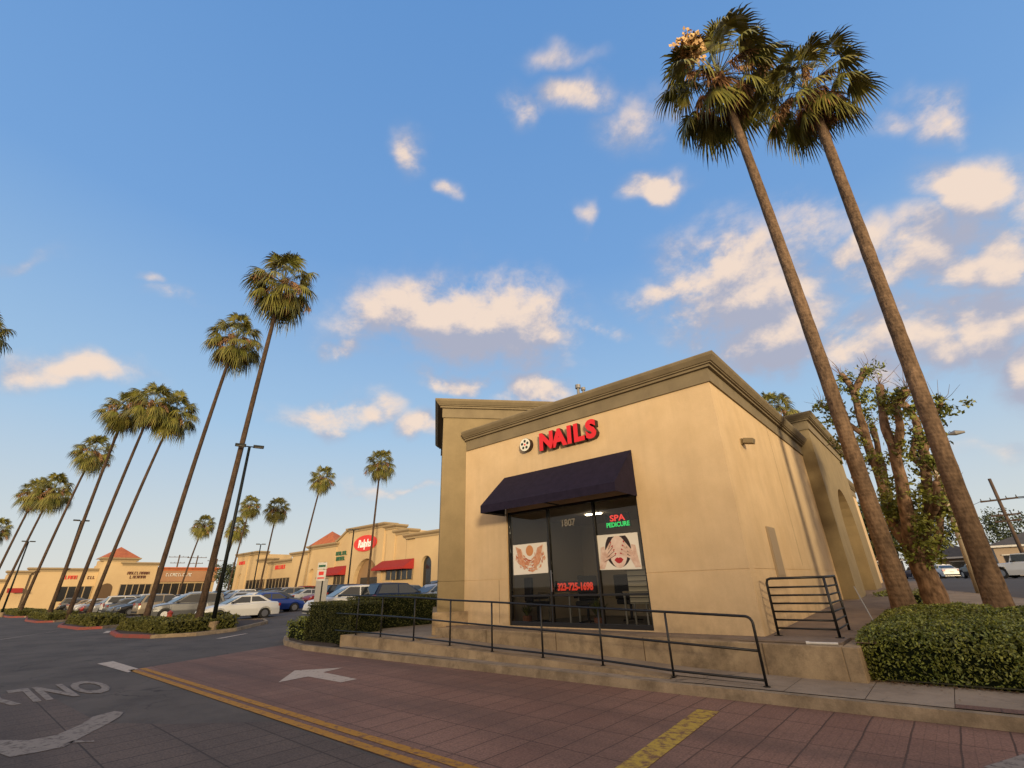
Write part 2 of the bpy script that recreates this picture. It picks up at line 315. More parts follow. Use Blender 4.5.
# ------------------------------------------------------------------ leaves
def leaves(mb, n, sample, size, r=rng, up=.3, fold=True):
    for _ in range(n):
        p = sample(r)
        if p is None: continue
        c = Vector(p); d = Vector((r.gauss(0, 1), r.gauss(0, 1), r.gauss(0, 1)+up)).normalized()
        t = d.orthogonal().normalized(); t.rotate(Matrix.Rotation(r.random()*6.28, 3, d)); b = d.cross(t)
        L = size*r.uniform(.7, 1.3); w = L*.5
        mb.add([c-t*L*.5, c+b*w*.5+d*L*.06, c+t*L*.5, c-b*w*.5+d*L*.06], [(0, 1, 2), (0, 2, 3)])
def in_box(x0, x1, y0, y1, z0, z1, shell=.12, zf=None, na=1.):
    def f(r):
        k = r.random()
        x = r.uniform(x0, x1); y = r.uniform(y0, y1); z = r.uniform(z0, z1)
        ax, ay, az = (y1-y0)*(z1-z0), (x1-x0)*(z1-z0), (x1-x0)*(y1-y0); s = (2*ax+ay*2+az)*k; e = abs(r.gauss(0, shell*.5))
        if s < ax: x = x0+e
        elif s < 2*ax: x = x1-e
        elif s < 2*ax+ay: y = y0+e
        elif s < 2*ax+2*ay: y = y1-e
        else: z = z1-e
        q = mnoise.noise(Vector((x*1.7, y*1.7, z*1.7)))*.07+mnoise.noise(Vector((x*5, y*5, z*5)))*.035
        q *= na
        cx, cy = (x0+x1)/2, (y0+y1)/2
        z += q*1.2; x += q*(1 if x > cx else -1); y += q*(1 if y > cy else -1)
        if zf: z += zf(x, y)
        return (x, y, z)
    return f
# ================================================================== THE SETTING
mb = MB()
ys = [-400, -60, -10, 9] + [9+3.5*i for i in range(1, 11)] + [60, 120, 400, 1500]
xs = [-1500, -400, -200, -130, -100, -70, -50, -30, -15, 0, 15, 30, 60, 150, 400, 1500]
for i in range(len(ys)-1):
    for j in range(len(xs)-1):
        mb.poly([(xs[j], ys[i], g(ys[i])), (xs[j+1], ys[i], g(ys[i])), (xs[j+1], ys[i+1], g(ys[i+1])), (xs[j], ys[i+1], g(ys[i+1]))])
struct('ground', mb, ASPH)

# kerb front line, left (round the corner) to right
KP = [(-22, 40), (-22, 20), (-21.9, 14), (-21.5, 11.2), (-20.6, 9.7), (-19.2, 8.85), (-17.5, 8.12), (-15.6, 7.76), (-12.5, 7.74), (-8, 7.86), (-4.3, 7.95), (-2, 8.05), (12, 8.55)]
def offset_path(path, d):
    out = []
    for i, p in enumerate(path):
        a = Vector((*path[max(i-1, 0)], 0)); b = Vector((*path[min(i+1, len(path)-1)], 0)); t = (b-a).normalized()
        out.append((p[0]-t.y*d, p[1]+t.x*d))       # to the left of travel
    return out
def kerb_mesh(mb, path, w=.16, h=.14, closed=False):
    inner = offset_path(path, w); top = offset_path(path, .02); n = len(path)
    vs = []
    for (a, t, i_) in zip(path, top, inner):
        z = g(a[1]); vs += [(a[0], a[1], z-.05), (t[0], t[1], z+h), (i_[0], i_[1], z+h), (i_[0], i_[1], z-.05)]
    fs = []
    for i in range(n-1):
        for q in range(3): fs.append((i*4+q, (i+1)*4+q, (i+1)*4+q+1, i*4+q+1))
    fs += [(3, 2, 1, 0), tuple((n-1)*4+q for q in range(4))]
    mb.add(vs, fs)
# pavers (sheets 4 mm above the ground)
Zp = .004
kx = [(x, y) for x, y in KP if x > -18]
mb = MB(); mb.poly([(-15.6, 3.56, Zp), (-17.55, 8.0, Zp), (-17.5, 8.14, Zp)] + [(x, y+.02, Zp) for x, y in KP[7:]] + [(12, 3.56, Zp)])
struct('red_paving', mb, PAVR)
mb = MB(); mb.poly([(-14.1, 1.9, Zp), (-14.1, -9, Zp), (12, -9, Zp), (12, 3.50, Zp), (-7.5, 3.50, Zp), (-8.6, 2.6, Zp), (-9.6, 2.0, Zp), (-12.9, 1.85, Zp)]); struct('dark_paving', mb, PAVD)
# road markings
Zm = .009
mb = MB()
for y0, y1 in ((3.52, 3.65), (3.74, 3.87)): mb.poly([(-15.6, y0, Zm), (12, y0+.12, Zm), (12, y1+.12, Zm), (-15.6, y1, Zm)])
struct('double_yellow_line', mb, PYEL)
mb = MB(); mb.poly([(-3.10, 7.23, Zm), (-2.84, 4.0, Zm), (-2.60, 4.0, Zm), (-2.82, 7.28, Zm)]); struct('yellow_bar_marking', mb, PYEL2)
mb = MB(); mb.poly([(-17.94, 3.32, Zm), (-15.1, 3.42, Zm), (-15.64, 3.73, Zm), (-18.16, 3.7, Zm)]); struct('white_bar_marking', mb, PWHT)
mb = MB(); mb.poly([(-11.67, 5.75, Zm), (-10.49, 4.87, Zm), (-10.6, 5.53, Zm), (-9.37, 5.56, Zm), (-9.40, 5.93, Zm), (-10.83, 5.98, Zm), (-11.04, 6.57, Zm)]); struct('white_arrow_marking', mb, PWHT)
mb = MB(); text_on(mb, 'ONLY', 2.75, .002, (-14.42, 2.75, Zm), (0, -1, 0), (1, 0, 0), off=.085, sx=.235)
struct('only_lettering', mb, PWHD)
mb = MB(); up = [(-10.07,2.36),(-10.3,2.29),(-10.14,2.01),(-9.67,1.80),(-9.25,1.50),(-9.25,1.25),(-9.61,1.0)]; dn = [(-8.87,.95),(-8.49,1.03),(-8.46,1.25),(-8.47,1.48),(-9.0,1.80),(-9.39,2.05),(-9.78,2.26)]
mb.poly([(x, y, Zm) for x, y in up]+[(x, y, Zm) for x, y in dn]); mb.poly([(-8.66,1.53,Zm),(-8.4,1.76,Zm),(-8.5,1.76,Zm),(-8.72,1.6,Zm)])
struct('curved_arrow_marking', mb, PWHD)
mb = MB(); mb.poly([(-.28, 6.6, Zm), (1.3, 6.2, Zm), (1.6, 6.95, Zm), (.03, 7.25, Zm)]); struct('white_corner_marking', mb, PWHD)
mb = MB()
for a in ([(-39.5,5.25),(-33,1.9),(-33.2,2.1),(-40,5.5)], [(-34.9,6.7),(-33.0,6.2),(-33.2,6.0),(-35.1,6.5)], [(-23.0,7.85),(-24.2,9.4),(-24.05,9.5),(-22.8,8.0)]): mb.poly([(x, y, g(y)+.008) for x, y in a])
struct('lot_lane_marks', mb, PWHT)

mb = MB(); kerb_mesh(mb, KP); struct('kerb', mb, KERB)
# front sidewalk slabs, z .14
mb = MB(); jx = [-2.25+.0, -1.3, -.42, .55, 1.5, 2.45, 3.4, 4.4, 5.4, 6.4, 7.4, 8.4, 9.4, 12]; lx = [-13.9, -12, -10.4, -8.9, -7.4, -6, -4.7, -3.4, -2.25]
for a, b in zip(lx[:-1]+jx[:-1], lx[1:]+jx[1:]): 
    yy = lambda x: 7.74+.16+ (x+14)*.031 if x > -4.3 else 8.05
    mb.add([(a+.004, yy(a)+.012, .136), (b-.004, yy(b)+.012, .136), (b-.004, 9.74, .136), (a+.004, 9.74, .136)], [(0,1,2,3)])
struct('sidewalk', mb, SIDEW)
mb = MB(); mb.poly([(-14, 7.93, .125), (12, 8.71, .125), (12, 9.8, .125), (-14, 9.8, .125)]); struct('sidewalk_joints', mb, GROOVE)
mb = MB(); mb.poly([(-.42, 8.33, .14), (12, 8.72, .14), (12, 8.95, .14), (-.42, 8.56, .14)]); struct('brick_strip', mb, PAVR)
# ramp with its stem kerb
RX = [(-14.2, .41), (-12.44, .40), (-10.95, .37), (-9.53, .33), (-8.12, .28), (-6.69, .25), (-5.29, .21), (-3.94, .15), (-2.3, .137)]
def rz(x):
    for (a, za), (b, zb) in zip(RX, RX[1:]):
        if x <= b: return za+(zb-za)*(x-a)/(b-a)
    return .137
mb = MB(); n = len(RX)
for (a, za), (b, zb) in zip(RX, RX[1:]): mb.poly([(a, 8.62, za), (b, 8.62, zb), (b, 9.5, zb+.002), (a, 9.5, za+.002)])
mb.box(-15.1, -11.0, 8.62, 22, .2, .408)
struct('ramp', mb, SIDEW)
vs = []
for x, z in RX[:-1]: vs += [(x, 8.28, .10), (x, 8.30, z+.006), (x, 8.62, z+.006)]
mb = MB(); k = len(RX)-1; fs = []
for i in range(k-1):
    for q in range(2): fs.append((i*3+q, (i+1)*3+q, (i+1)*3+q+1, i*3+q+1))
fs += [(2, 1, 0)]
mb.add(vs, fs); mb.box(-14.23, -14.2, 8.28, 8.62, .1, .41)
struct('ramp_kerb', mb, CONC)
# raised walk round the shop
mb = MB(); mb.box(-11.3, -1.62, 9.72, 10.6, .1, .632); mb.obox((-2.9, 10.6, -.5), (1.75, 0, 0), (0, 11.4, .34), (0, 0, 1.132))
mb.obox((-2.9, 22, -.16), (1.75, 0, 0), (0, 12, .30), (0, 0, 1.13))
struct('raised_walk', mb, PODTOP)
mb = MB(); mb.poly([(-1.45, 9.75, .638), (-1.17, 9.75, .638), (-1.17, 22, .985), (-1.45, 22, .985)]); struct('brick_edging', mb, PAVR)
w = thing('retaining_wall', 'low stained tan concrete retaining wall under the salon window, behind the black ramp railing', 'retaining wall', (-6, 9.45, .13))
mb = MB(); mb.box(-11.3, -1.6, 9.47, 9.72, .10, .60); mb.box(-1.6, -1.38, 9.47, 12.0, .10, .60)
bevel(mb.build('wall_face', CONC, w), .015)
mb = MB()
for x in (-9.3, -7.1, -4.95, -2.75): mb.box(x, x+.012, 9.462, 9.48, .14, .60)
mb.build('joint', GROOVE, w)
pp = thing('pipe', 'thin pale plastic pipe lying along the top of the concrete retaining wall', 'pipe', (-2.4, 9.62, .60))
mb = MB(); mb.tube([(-3.15, 9.60, .618), (-2.5, 9.66, .618), (-2.1, 9.60, .618)], .017); mb.build('tube', PODTOP, pp)
mb = MB(); mb.tube([(-2.08, 9.60, .62), (-1.66, 9.66, .62)], .02); mb.tube([(-2.1, 9.6, .62), (-2.05, 9.607, .62)], .027); mb.build('coupling', WHITE, pp)

# right side: corner bed, walks and street
def sheet(name, pts, dz, m):
    mb = MB(); mb.poly([(x, y, g(y)+dz) for x, y in pts]); return struct(name, mb, m)
SE = [(40, 9.2), (14, 13), (5, 20.5), (1.76, 27), (-.68, 33.5), (-2.45, 41.3), (-3.2, 44)]
mb = MB(); pts = [(-1.6, 9.75), (12, 9.75), (40, 9.75)] + SE[1:] + [(-2.9, 44), (-1.6, 22)]
sheet('corner_walk', [(12, 9.75)] + SE[1:] + [(-3.4, 44), (-1.2, 19)], .12, SIDEW)
mb = MB(); kerb_mesh(mb, [(p[0]-.0, p[1]) for p in SE[1:]], .15, .125); struct('street_kerb', mb, KERB)
STFAR = [(60, 45), (8, 50), (4.2, 53), (-.4, 87), (-6, 130), (-12, 180)]
mb = MB(); 
sp = [(60, 2)]+SE+[(-14, 90), (-26, 180)]
mb.poly([(60, 9, .006), (60, 44, 1.056), (-3.2, 44, 1.056), (-2.45, 41.3, g(41.3)+.006), (-.68, 33.5, g(33.5)+.006), (1.76, 27, g(27)+.006), (5, 20.5, g(20.5)+.006), (14, 13, g(13)+.006), (40, 9, .006)])
mb.poly([(-3.2, 44, 1.056), (60, 44, 1.056), (60, 53, 1.056), (7.4, 53, 1.056), (-.4, 87, 1.056), (-12, 180, 1.056), (-26, 180, 1.056), (-14, 90, 1.056)])
struct('street', mb, STREETM)
mb = MB(); mb.poly([(60, 53, 1.17), (60, 55, 1.17), (9.4, 55, 1.17), (1.6, 87, 1.17), (-9, 180, 1.17), (-12, 180, 1.17), (-.4, 87, 1.17), (7.4, 53, 1.17)]); struct('far_sidewalk', mb, SIDEW)
mb = MB(); mb.poly([(60, 55, 1.16), (90, 200, 1.16), (-9, 180, 1.16), (1.6, 87, 1.16), (9.4, 55, 1.16)]); struct('lawn', mb, GRASSM)
# raised planting bed under the corner hedge and palms
def bedz(x, y):
    t = max(0, min(1, (y-9.9)/4.0)); s = max(0, min(1, (20.5-y)/4.)); u = max(0, min(1, (x+1.25)/.3))
    e = t*t*(3-2*t)*s*s*(3-2*s)*(.35+.65*u)
    return g(y)+.14+e*(.47-.0*g(y))
mb = MB(); NX, NY = 40, 36; vs = []; fs = []
for j in range(NY+1):
    for i in range(NX+1):
        x = -1.17+(9.2)*i/NX; y = 9.745+(20.6-9.745)*j/NY
        if y > 19: x = min(x, 6.5)
        vs.append((x, y, bedz(x, y)+.02*mnoise.noise(Vector((x*2, y*2, 0)))))
for j in range(NY):
    for i in range(NX): a = j*(NX+1)+i; fs.append((a, a+1, a+NX+2, a+NX+1))
mb.add(vs, fs); struct('planting_bed', mb, mat('bed_soil', (.06, .055, .022), 1., (.05, .035, .022), 1.5, .6, 40), smooth=True)
# soil of the bed by the ramp
mb = MB(); mb.poly([(x, y, .125+g(y)) for x, y in [(-15.1, 8.2), (-14.2, 7.95), (-14.2, 8.3), (-15.1, 8.6), (-15.1, 16), (-21.7, 16), (-21.7, 14), (-21.3, 11.3), (-20.45, 9.8), (-19.1, 9.0), (-17.45, 8.3), (-15.6, 7.94), (-14.2, 7.93)][1:][::-1]][:]); 
struct('soil', mb, SOIL)
sheet('store_walk', [(-22, 30), (-15.1, 16), (-15.1, 37.9), (-113, 37.9), (-113, 34.5), (-22, 34.5)], .12, SIDEW)

# ================================================================== NAIL SALON BUILDING
S = thing('nail_salon_building', 'cream stucco corner shop with olive cornice and dark awning over its glass front', 'building', (-7, 10.2, .6))
FY = 10.2; FX = -2.88; XL = -10.9
ox0, ox1, oz0, oz1 = -9.17, -5.04, .655, 3.56
mb = MB()
T = .28
def front(x0, x1, z0, z1): mb.box(x0, x1, FY, FY+T, z0, z1)
gz = 1.785
for x0, x1 in ((XL, ox0), (ox1, FX)):
    mb.box(x0, x1, FY, FY+T, .5, gz-.011); mb.box(x0, x1, FY+.012, FY+T, gz-.011, gz+.011); mb.box(x0, x1, FY, FY+T, gz+.011, 6.0)
mb.box(ox0, ox1, FY, FY+T, oz1, 6.0); mb.box(ox0, ox1, FY, FY+T, .5, oz0)
# side wall with the same score line
SY = 19.7
mb.box(FX-T, FX, FY+T, SY, .5, gz-.011); mb.box(FX-T, FX-.012, FY+T, SY, gz-.011, gz+.011); mb.box(FX-T, FX, FY+T, SY, gz+.011, 6.0)
mb.build('wall', STUC, S)
for bx in ((-4.78, -4.774, FY-.002, FY+.01, 1.80, 5.74), (-9.5, -9.49, FY-.003, FY+.01, .7, 1.77), (FX-.003, FX+.002, 14.9, 14.906, 1.9, 5.74)):
    if bx[0] == -4.78: continue
    mb = MB(); mb.box(*bx); mb.build('control_joint', GROOVE, S)
mb = MB(); mb.box(XL, FX-T, FY+T, 30, 5.6, 5.7); mb.build('roof', ASPH, S)
mb = MB(); prof = [(-.3, 6.34), (.29, 6.34), (.30, 6.31), (.28, 6.26), (.20, 6.165), (.17, 6.16), (.17, 6.13), (.12, 6.125), (.12, 6.07), (.045, 6.06), (.045, 5.74), (-.05, 5.74)]
cornice(mb, [(XL+.05, FY), (FX, FY), (FX, SY+.2)], prof)
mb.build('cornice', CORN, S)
# tall side tower with a recessed arch, then the low end of the wall
tx, ty0, ty1 = -2.46, SY, 27.6
tw = MB(); a0, a1, az = 21.7, 25.3, 4.35
def archpoly(ya, yb, zs, n=14):
    r = (yb-ya)/2; c = (ya+yb)/2
    return [(c-r*math.cos(PI*i/n), zs+r*.95*math.sin(PI*i/n)) for i in range(n+1)]
arc = archpoly(a0, a1, 3.2)
tw.box(tx-3, tx, ty0, a0, .6, 7.0); tw.box(tx-3, tx, a1, ty1, .6, 7.0); tw.box(tx-3, tx-.45, a0, a1, .6, 7.0)
for (y0, z0), (y1, z1) in zip(arc, arc[1:]): tw.ext([(tx-.45, y0, z0), (tx-.45, y1, z1), (tx-.45, y1, 7.0), (tx-.45, y0, 7.0)], (.45, 0, 0))
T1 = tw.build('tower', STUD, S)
mb = MB(); tp = [(o, z+.93) for o, z in prof]
cornice(mb, [(tx-3, ty0), (tx, ty0), (tx, ty1), (tx-3, ty1)], [(o, z+.0) for o, z in tp]); mb.box(tx-2.9, tx-.1, ty0+.1, ty1-.1, 7.0, 7.2); mb.build('tower_cornice', CORN, T1)
mb = MB(); mb.poly([(tx-.44, a0+.25, 1.0), (tx-.44, a1-.25, 1.0)] + [(tx-.44, y, z) for y, z in archpoly(a0+.25, a1-.25, 3.1)][::-1]); mb.build('recess_panel', STUC, T1)
mb = MB(); mb.box(-6, FX+.05, 27.6, 33, .6, 5.75); mb.build('end_wall', STUC, S)
mb = MB(); cornice(mb, [(FX+.05, 27.65), (FX+.05, 33), (-6, 33)], [(o*.8, z-.1) for o, z in prof]); mb.build('end_cornice', CORN, S)
# rotated entrance tower at the left
A = Vector((-11.40, 9.60, 0)); u = Vector((.640, .768, 0)); v = Vector((-.768, .640, 0))
def tp_(a, b, z=0): p = A+u*a+v*b; return (p.x, p.y, z)
mb = MB()
mb.obox(tp_(0, 0, .4), u*1.45, v*4.9, (0, 0, gz-.408)); mb.obox(tp_(.012, .012, gz-.011), u*1.4, v*4.87, (0, 0, .016)); mb.obox(tp_(0, 0, gz+.011), u*1.45, v*4.9, (0, 0, 5.6-gz))
mb.obox(tp_(0, 0, 5.608), u*5.4, v*4.9, (0, 0, 1.5))
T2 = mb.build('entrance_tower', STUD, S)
mb = MB(); cp = [tp_(0, 4.9)[:2], tp_(0, 0)[:2], tp_(5.4, 0)[:2], tp_(5.4, 4.9)[:2]]
cornice(mb, cp, [(o*1.0, z+1.17) for o, z in prof], closed=True); mb.obox(tp_(.1, .1, 7.1), u*5.2, v*4.7, (0, 0, .3)); mb.build('tower_cornice', CORN, T2)
mb = MB(); mb.obox(tp_(-.13, -.13, .3), u*1.5, v*5.1, (0, 0, .68)); bevel(mb.build('plinth', CONC, T2), .02)
# storefront
mb = MB(); gy = FY+.10
mull = [ox0, -7.74, -6.30, ox1]
F = .055
for x in mull: mb.box(x-(.0 if x == ox0 else F/2 if x != ox1 else F), x+(F if x == ox0 else F/2 if x != ox1 else 0), gy-.05, gy+.05, oz0, oz1)
segs = [(ox0+F, -7.74-F/2), (-7.74+F/2, -6.30-F/2), (-6.30+F/2, ox1-F)]
for a, b in segs:
    mb.box(a, b, gy-.048, gy+.048, oz0, oz0+.10); mb.box(a, b, gy-.048, gy+.048, oz1-.06, oz1); mb.box(a, b, gy-.03, gy+.03, 1.335, 1.385)
fr = bevel(mb.build('window_frame', BRONZE, S), .006)
for i, (a, b) in enumerate(segs):
    for z0, z1 in ((oz0+.10, 1.335), (1.385, oz1-.06)):
        mb = MB(); mb.poly([(a, gy, z0), (b, gy, z0), (b, gy, z1), (a, gy, z1)]); mb.build('pane', GLASS, fr)
mb = MB(); mb.box(-7.68, -7.655, gy-.11, gy-.085, 1.45, 1.95); mb.box(-7.68, -7.655, gy-.10, gy-.048, 1.5, 1.53); mb.box(-7.68, -7.655, gy-.10, gy-.048, 1.87, 1.9); mb.build('handle', mat('brushed_metal', (.35, .33, .3), .35, metal=1.), fr)
# interior shell
INW = mat('interior_wall', (.60, .50, .38), .9); INF = mat('interior_floor', (.10, .09, .08), .5)
mb = MB(); mb.box(-9.45, -9.40, FY+T+.01, 14.4, .66, 3.55); mb.box(-4.6, -4.55, FY+T+.01, 14.4, .66, 3.55); mb.box(-9.40, -4.6, 14.35, 14.4, .66, 3.55); mb.box(-9.4, -4.6, FY+T+.01, 14.35, 3.5, 3.55); mb.build('interior_wall', INW, S)
mb = MB(); mb.box(-9.39, -4.61, FY+.16, 14.34, .60, .665); mb.build('floor', INF, S)
# awning: sloped canvas, end triangles, short valance
mb = MB(); ax0, ax1, ay = -9.2, -5.0, 9.17
zt, zb, zv = 4.58, 3.66, 3.46
mb.cur = 0
P0, P1, P2, P3 = (ax0, FY-.02, zt), (ax1, FY-.02, zt), (ax1, ay, zb), (ax0, ay, zb)
NS = 12
mb.add([(ax0+(ax1-ax0)*i/NS, y, z-(0.012*math.sin(PI*((i*3) % NS)/NS) if y < 10 else 0)) for y, z in ((FY-.02, zt), (FY-.4, zt-.34), (ay, zb)) for i in range(NS+1)],
       [(r*(NS+1)+i, r*(NS+1)+i+1, (r+1)*(NS+1)+i+1, (r+1)*(NS+1)+i) for r in range(2) for i in range(NS)])
mb.poly([(ax0, ay, zb), (ax1, ay, zb), (ax1, ay+.005, zv), (ax0, ay+.005, zv)])
for x in (ax0, ax1): mb.poly([(x, FY-.02, zt), (x, ay, zb), (x, ay+.005, zv), (x, FY-.02, zv)])
aw = mb.build('awning', AWN, S)
mb = MB(); mb.box(ax0+.03, ax1-.03, ay+.03, ay+.055, zv+.02, zv+.045)
for x in (ax0+.04, -7.1, ax1-.06): mb.box(x, x+.025, ay+.055, FY-.02, zv+.02, zv+.045); mb.tube([(x+.012, ay+.05, zb-.03), (x+.012, FY-.03, zt-.05)], .012, 6)
mb.build('awning_frame', BLACK, aw)
# side wall fittings
mb = MB(); mb.box(FX, FX+.035, 12.05, 12.72, 1.62, 2.70); mb.box(FX+.036, FX+.045, 12.09, 12.68, 1.66, 2.66); bevel(mb.build('electrical_panel', mat('panel_paint', (.33, .25, .16), .7), S), .006)
wl = thing('wall_light', 'small brown flood light fixed high on the sunlit side wall of the salon', 'wall light', (FX, 11.72, 4.63))
mb = MB(); mb.box(FX, FX+.05, 11.66, 11.78, 4.56, 4.70); mb.build('bracket', STUD, wl)
mb = MB(); mb.obox((FX+.05, 11.62, 4.58), (.22, 0, -.05), (0, .2, 0), (.03, 0, .12)); bevel(mb.build('lamp_head', CORN, wl), .01)
rv = thing('roof_vent', 'small twin metal vent pipes sticking up on the salon roof behind the parapet', 'roof vent', (-8.1, 13.0, 5.7))
mb = MB(); mb.tube([(-8.1, 13.0, 5.7), (-8.1, 13.0, 8.05)], .05); mb.tube([(-7.95, 13.1, 5.7), (-7.95, 13.1, 7.95)], .04); mb.build('pipe', mat('galvanised', (.25, .24, .23), .5, metal=.6), rv)
mb = MB(); mb.tube([(-8.1, 13.0, 8.02), (-8.1, 13.0, 8.15)], .1, 10); mb.tube([(-7.95, 13.1, 7.93), (-7.95, 13.1, 8.03)], .08, 10); mb.build('cap', MATS['galvanised'], rv)

# NAILS channel letters and round badge
SR = mat('sign_red', (.62, .012, .012), .35, emit=((1, .02, .01), .10)); SK = mat('sign_return', (.02, .006, .006), .5)
ns = thing('nails_sign', 'raised red channel letters reading NAILS above the awning', 'sign', (-6.8, FY, 5.1))
xcur = -7.71
for ch, wd in (('N', .475), ('A', .485), ('I', .215), ('L', .40), ('S', .40)):
    mb = MB(); text_on(mb, ch, .65, .16, (xcur, FY-.09, 5.10), (1, 0, 0), (0, 0, 1), off=.036, sx=1.0, side=1); mb.build('letter', [SR, SK], ns); xcur += wd
xs_ = [v_[0] for v_ in mb.v]
bd = thing('round_badge', 'round white sign with dark petal marks left of the red NAILS letters', 'sign', (-8.24, FY, 5.37))
mb = MB(); mb.cur = 0; mb.tube([(-8.24, FY, 5.375), (-8.24, FY-.15, 5.375)], .195, 28); mb.build('rim', SK, bd)
mb = MB(); mb.tube([(-8.24, FY-.15, 5.375), (-8.24, FY-.158, 5.375)], .188, 28); mb.build('face', mat('sign_white', (.72, .70, .58), .4, emit=((1, .95, .8), .05)), bd)
mb = MB()
for k in range(5):
    t = PI/2+2*PI*k/5; cx_, cz_ = -8.24+.105*math.cos(t), 5.375+.105*math.sin(t); mb.tube([(cx_, FY-.158, cz_), (cx_, FY-.164, cz_)], .042, 12)
mb.build('petal', mat('sign_black', (.02, .03, .02), .5), bd)
mb = MB(); mb.tube([(-8.24, FY-.158, 5.375), (-8.24, FY-.165, 5.375)], .03, 10); mb.build('centre_dot', SR, bd)
# window neon
NR = mat('neon_red', (.5, .02, .02), .4, emit=((1, .06, .04), 1.1)); NG = mat('neon_green', (.02, .4, .08), .4, emit=((.05, 1, .2), .75)); NP = mat('neon_red_dim', (.5, .03, .02), .4, emit=((1, .07, .03), .55))
ne = thing('neon_sign', 'lit neon sign reading SPA in red over PEDICURE in green inside the right window', 'neon sign', (-5.7, 10.36, 2.84))
mb = MB(); mb.box(-6.03, -5.36, 10.375, 10.39, 2.83, 3.16); mb.build('backing', BLACK, ne)
mb = MB(); text_on(mb, 'SPA', .20, .01, (-5.70, 10.368, 2.99), (1, 0, 0), (0, 0, 1), off=.004, sx=1.25, align='CENTER'); mb.build('red_letters', NR, ne)
mb = MB(); text_on(mb, 'PEDICURE', .15, .01, (-5.70, 10.368, 2.855), (1, 0, 0), (0, 0, 1), off=.004, sx=.93, align='CENTER'); mb.build('green_letters', NG, ne)
ph = thing('phone_number_sign', 'row of red lit digits reading 323-725-1698 low in the middle shop window', 'sign', (-7.1, 10.36, 1.46))
mb = MB(); text_on(mb, '323-725-1698', .235, .012, (-7.09, 10.368, 1.475), (1, 0, 0), (0, 0, 1), off=.009, sx=.80, align='CENTER'); mb.build('digits', NP, ph)
mb = MB(); mb.box(-7.72, -6.48, 10.38, 10.395, 1.44, 1.68); mb.build('backing', BLACK, ph)
an = thing('address_number', 'pale street number decal at the top of the middle shop window', 'address number', (-7.1, 10.29, 3.0))
mb = MB(); text_on(mb, '1807', .24, .004, (-7.1, 10.288, 3.0), (1, 0, 0), (0, 0, 1), off=.006, sx=.95, align='CENTER'); mb.build('numerals', mat('decal_white', (.22, .20, .17), .6), an)
# posters, built as flat coloured paper
def flat(name, pts, dy, m, parent): mb = MB(); mb.poly([(x, 10.293-dy, z) for x, z in pts]); return mb.build(name, m, parent)
def ell(cx_, cz_, rx, rz_, n=20, a=0): return [(cx_+rx*math.cos(2*PI*k/n)*math.cos(a)-rz_*math.sin(2*PI*k/n)*math.sin(a), cz_+rx*math.cos(2*PI*k/n)*math.sin(a)+rz_*math.sin(2*PI*k/n)*math.cos(a)) for k in range(n)]
PBG = mat('poster_cream', (.80, .75, .66), .5); SKIN = mat('poster_skin', (.80, .64, .55), .5, (.70, .50, .41), 6.); SKIN2 = mat('poster_skin_shade', (.10, .025, .02), .5); LIP = mat('poster_red', (.42, .015, .015), .4); HAIR = mat('poster_dark', (.03, .012, .010), .5); ORG = mat('poster_orange', (.62, .26, .09), .5); OR2 = mat('poster_rust', (.45, .09, .035), .5)
pf = thing('face_poster', 'square poster of a woman with red lips covering her eyes with painted nails', 'poster', (-5.73, 10.2930, 1.9))
flat('paper', [(-6.27, 1.9), (-5.18, 1.88), (-5.18, 2.67), (-6.27, 2.69)], 0, PBG, pf)
mb = MB(); mb.poly([(x, 10.2900, z) for x, z in ell(-5.73, 2.34, .30, .33)]); hd = [(x, z) for x, z in ell(-5.73, 2.33, .345, .40, 30) if 1.905 < z < 2.665]
mb = MB(); mb.poly([(x, 10.2900, z) for x, z in hd]); mb.build('hair', HAIR, pf)
mb = MB(); mb.poly([(x, 10.2870, z) for x, z in ell(-5.73, 2.28, .235, .36, 24) if 1.905 < z < 2.665]); mb.build('face', SKIN, pf)
hands = MB(); nails = MB(); shade = MB()
for s in (-1, 1):
    for k in range(4):
        x0, z0 = -5.73+s*(.40-.02*k), 2.10+.06*k; x1, z1 = -5.73+s*(.07+.035*k), 2.24+.085*k
        dx, dz = x1-x0, z1-z0; l = math.hypot(dx, dz); nx_, nz_ = -dz/l*.028, dx/l*.028
        sg = .004*k
        hands.poly([(x0+nx_, 10.2820-sg*.3, z0+nz_), (x0-nx_, 10.2820-sg*.3, z0-nz_), (x1-nx_*.7, 10.2820-sg*.3, z1-nz_*.7), (x1+dx/l*.02, 10.2820-sg*.3, z1+dz/l*.02), (x1+nx_*.7, 10.2820-sg*.3, z1+nz_*.7)])
        shade.poly([(x0-nx_, 10.2842-sg*.3, z0-nz_-.012), (x0, 10.2842-sg*.3, z0), (x1, 10.2842-sg*.3, z1), (x1-nx_*.7, 10.2842-sg*.3, z1-nz_*.7-.014)])
        nails = MB(); nails.poly([(x, 10.2795-sg*.3, z) for x, z in ell(x1, z1, .026, .016, 8, math.atan2(dz, dx))]); nails.build('nail', LIP, pf)
    hands.poly([(-5.73+s*.54, 10.2855, 1.92), (-5.73+s*.40, 10.2855, 1.92), (-5.73+s*.30, 10.2855, 2.12), (-5.73+s*.36, 10.2855, 2.42), (-5.73+s*.46, 10.2855, 2.40), (-5.73+s*.50, 10.2855, 2.1)])
hands.build('hands', mat('poster_skin_hands', (.76, .58, .48), .5, (.60, .38, .29), 9.), pf); shade.build('shading', SKIN2, pf); pass
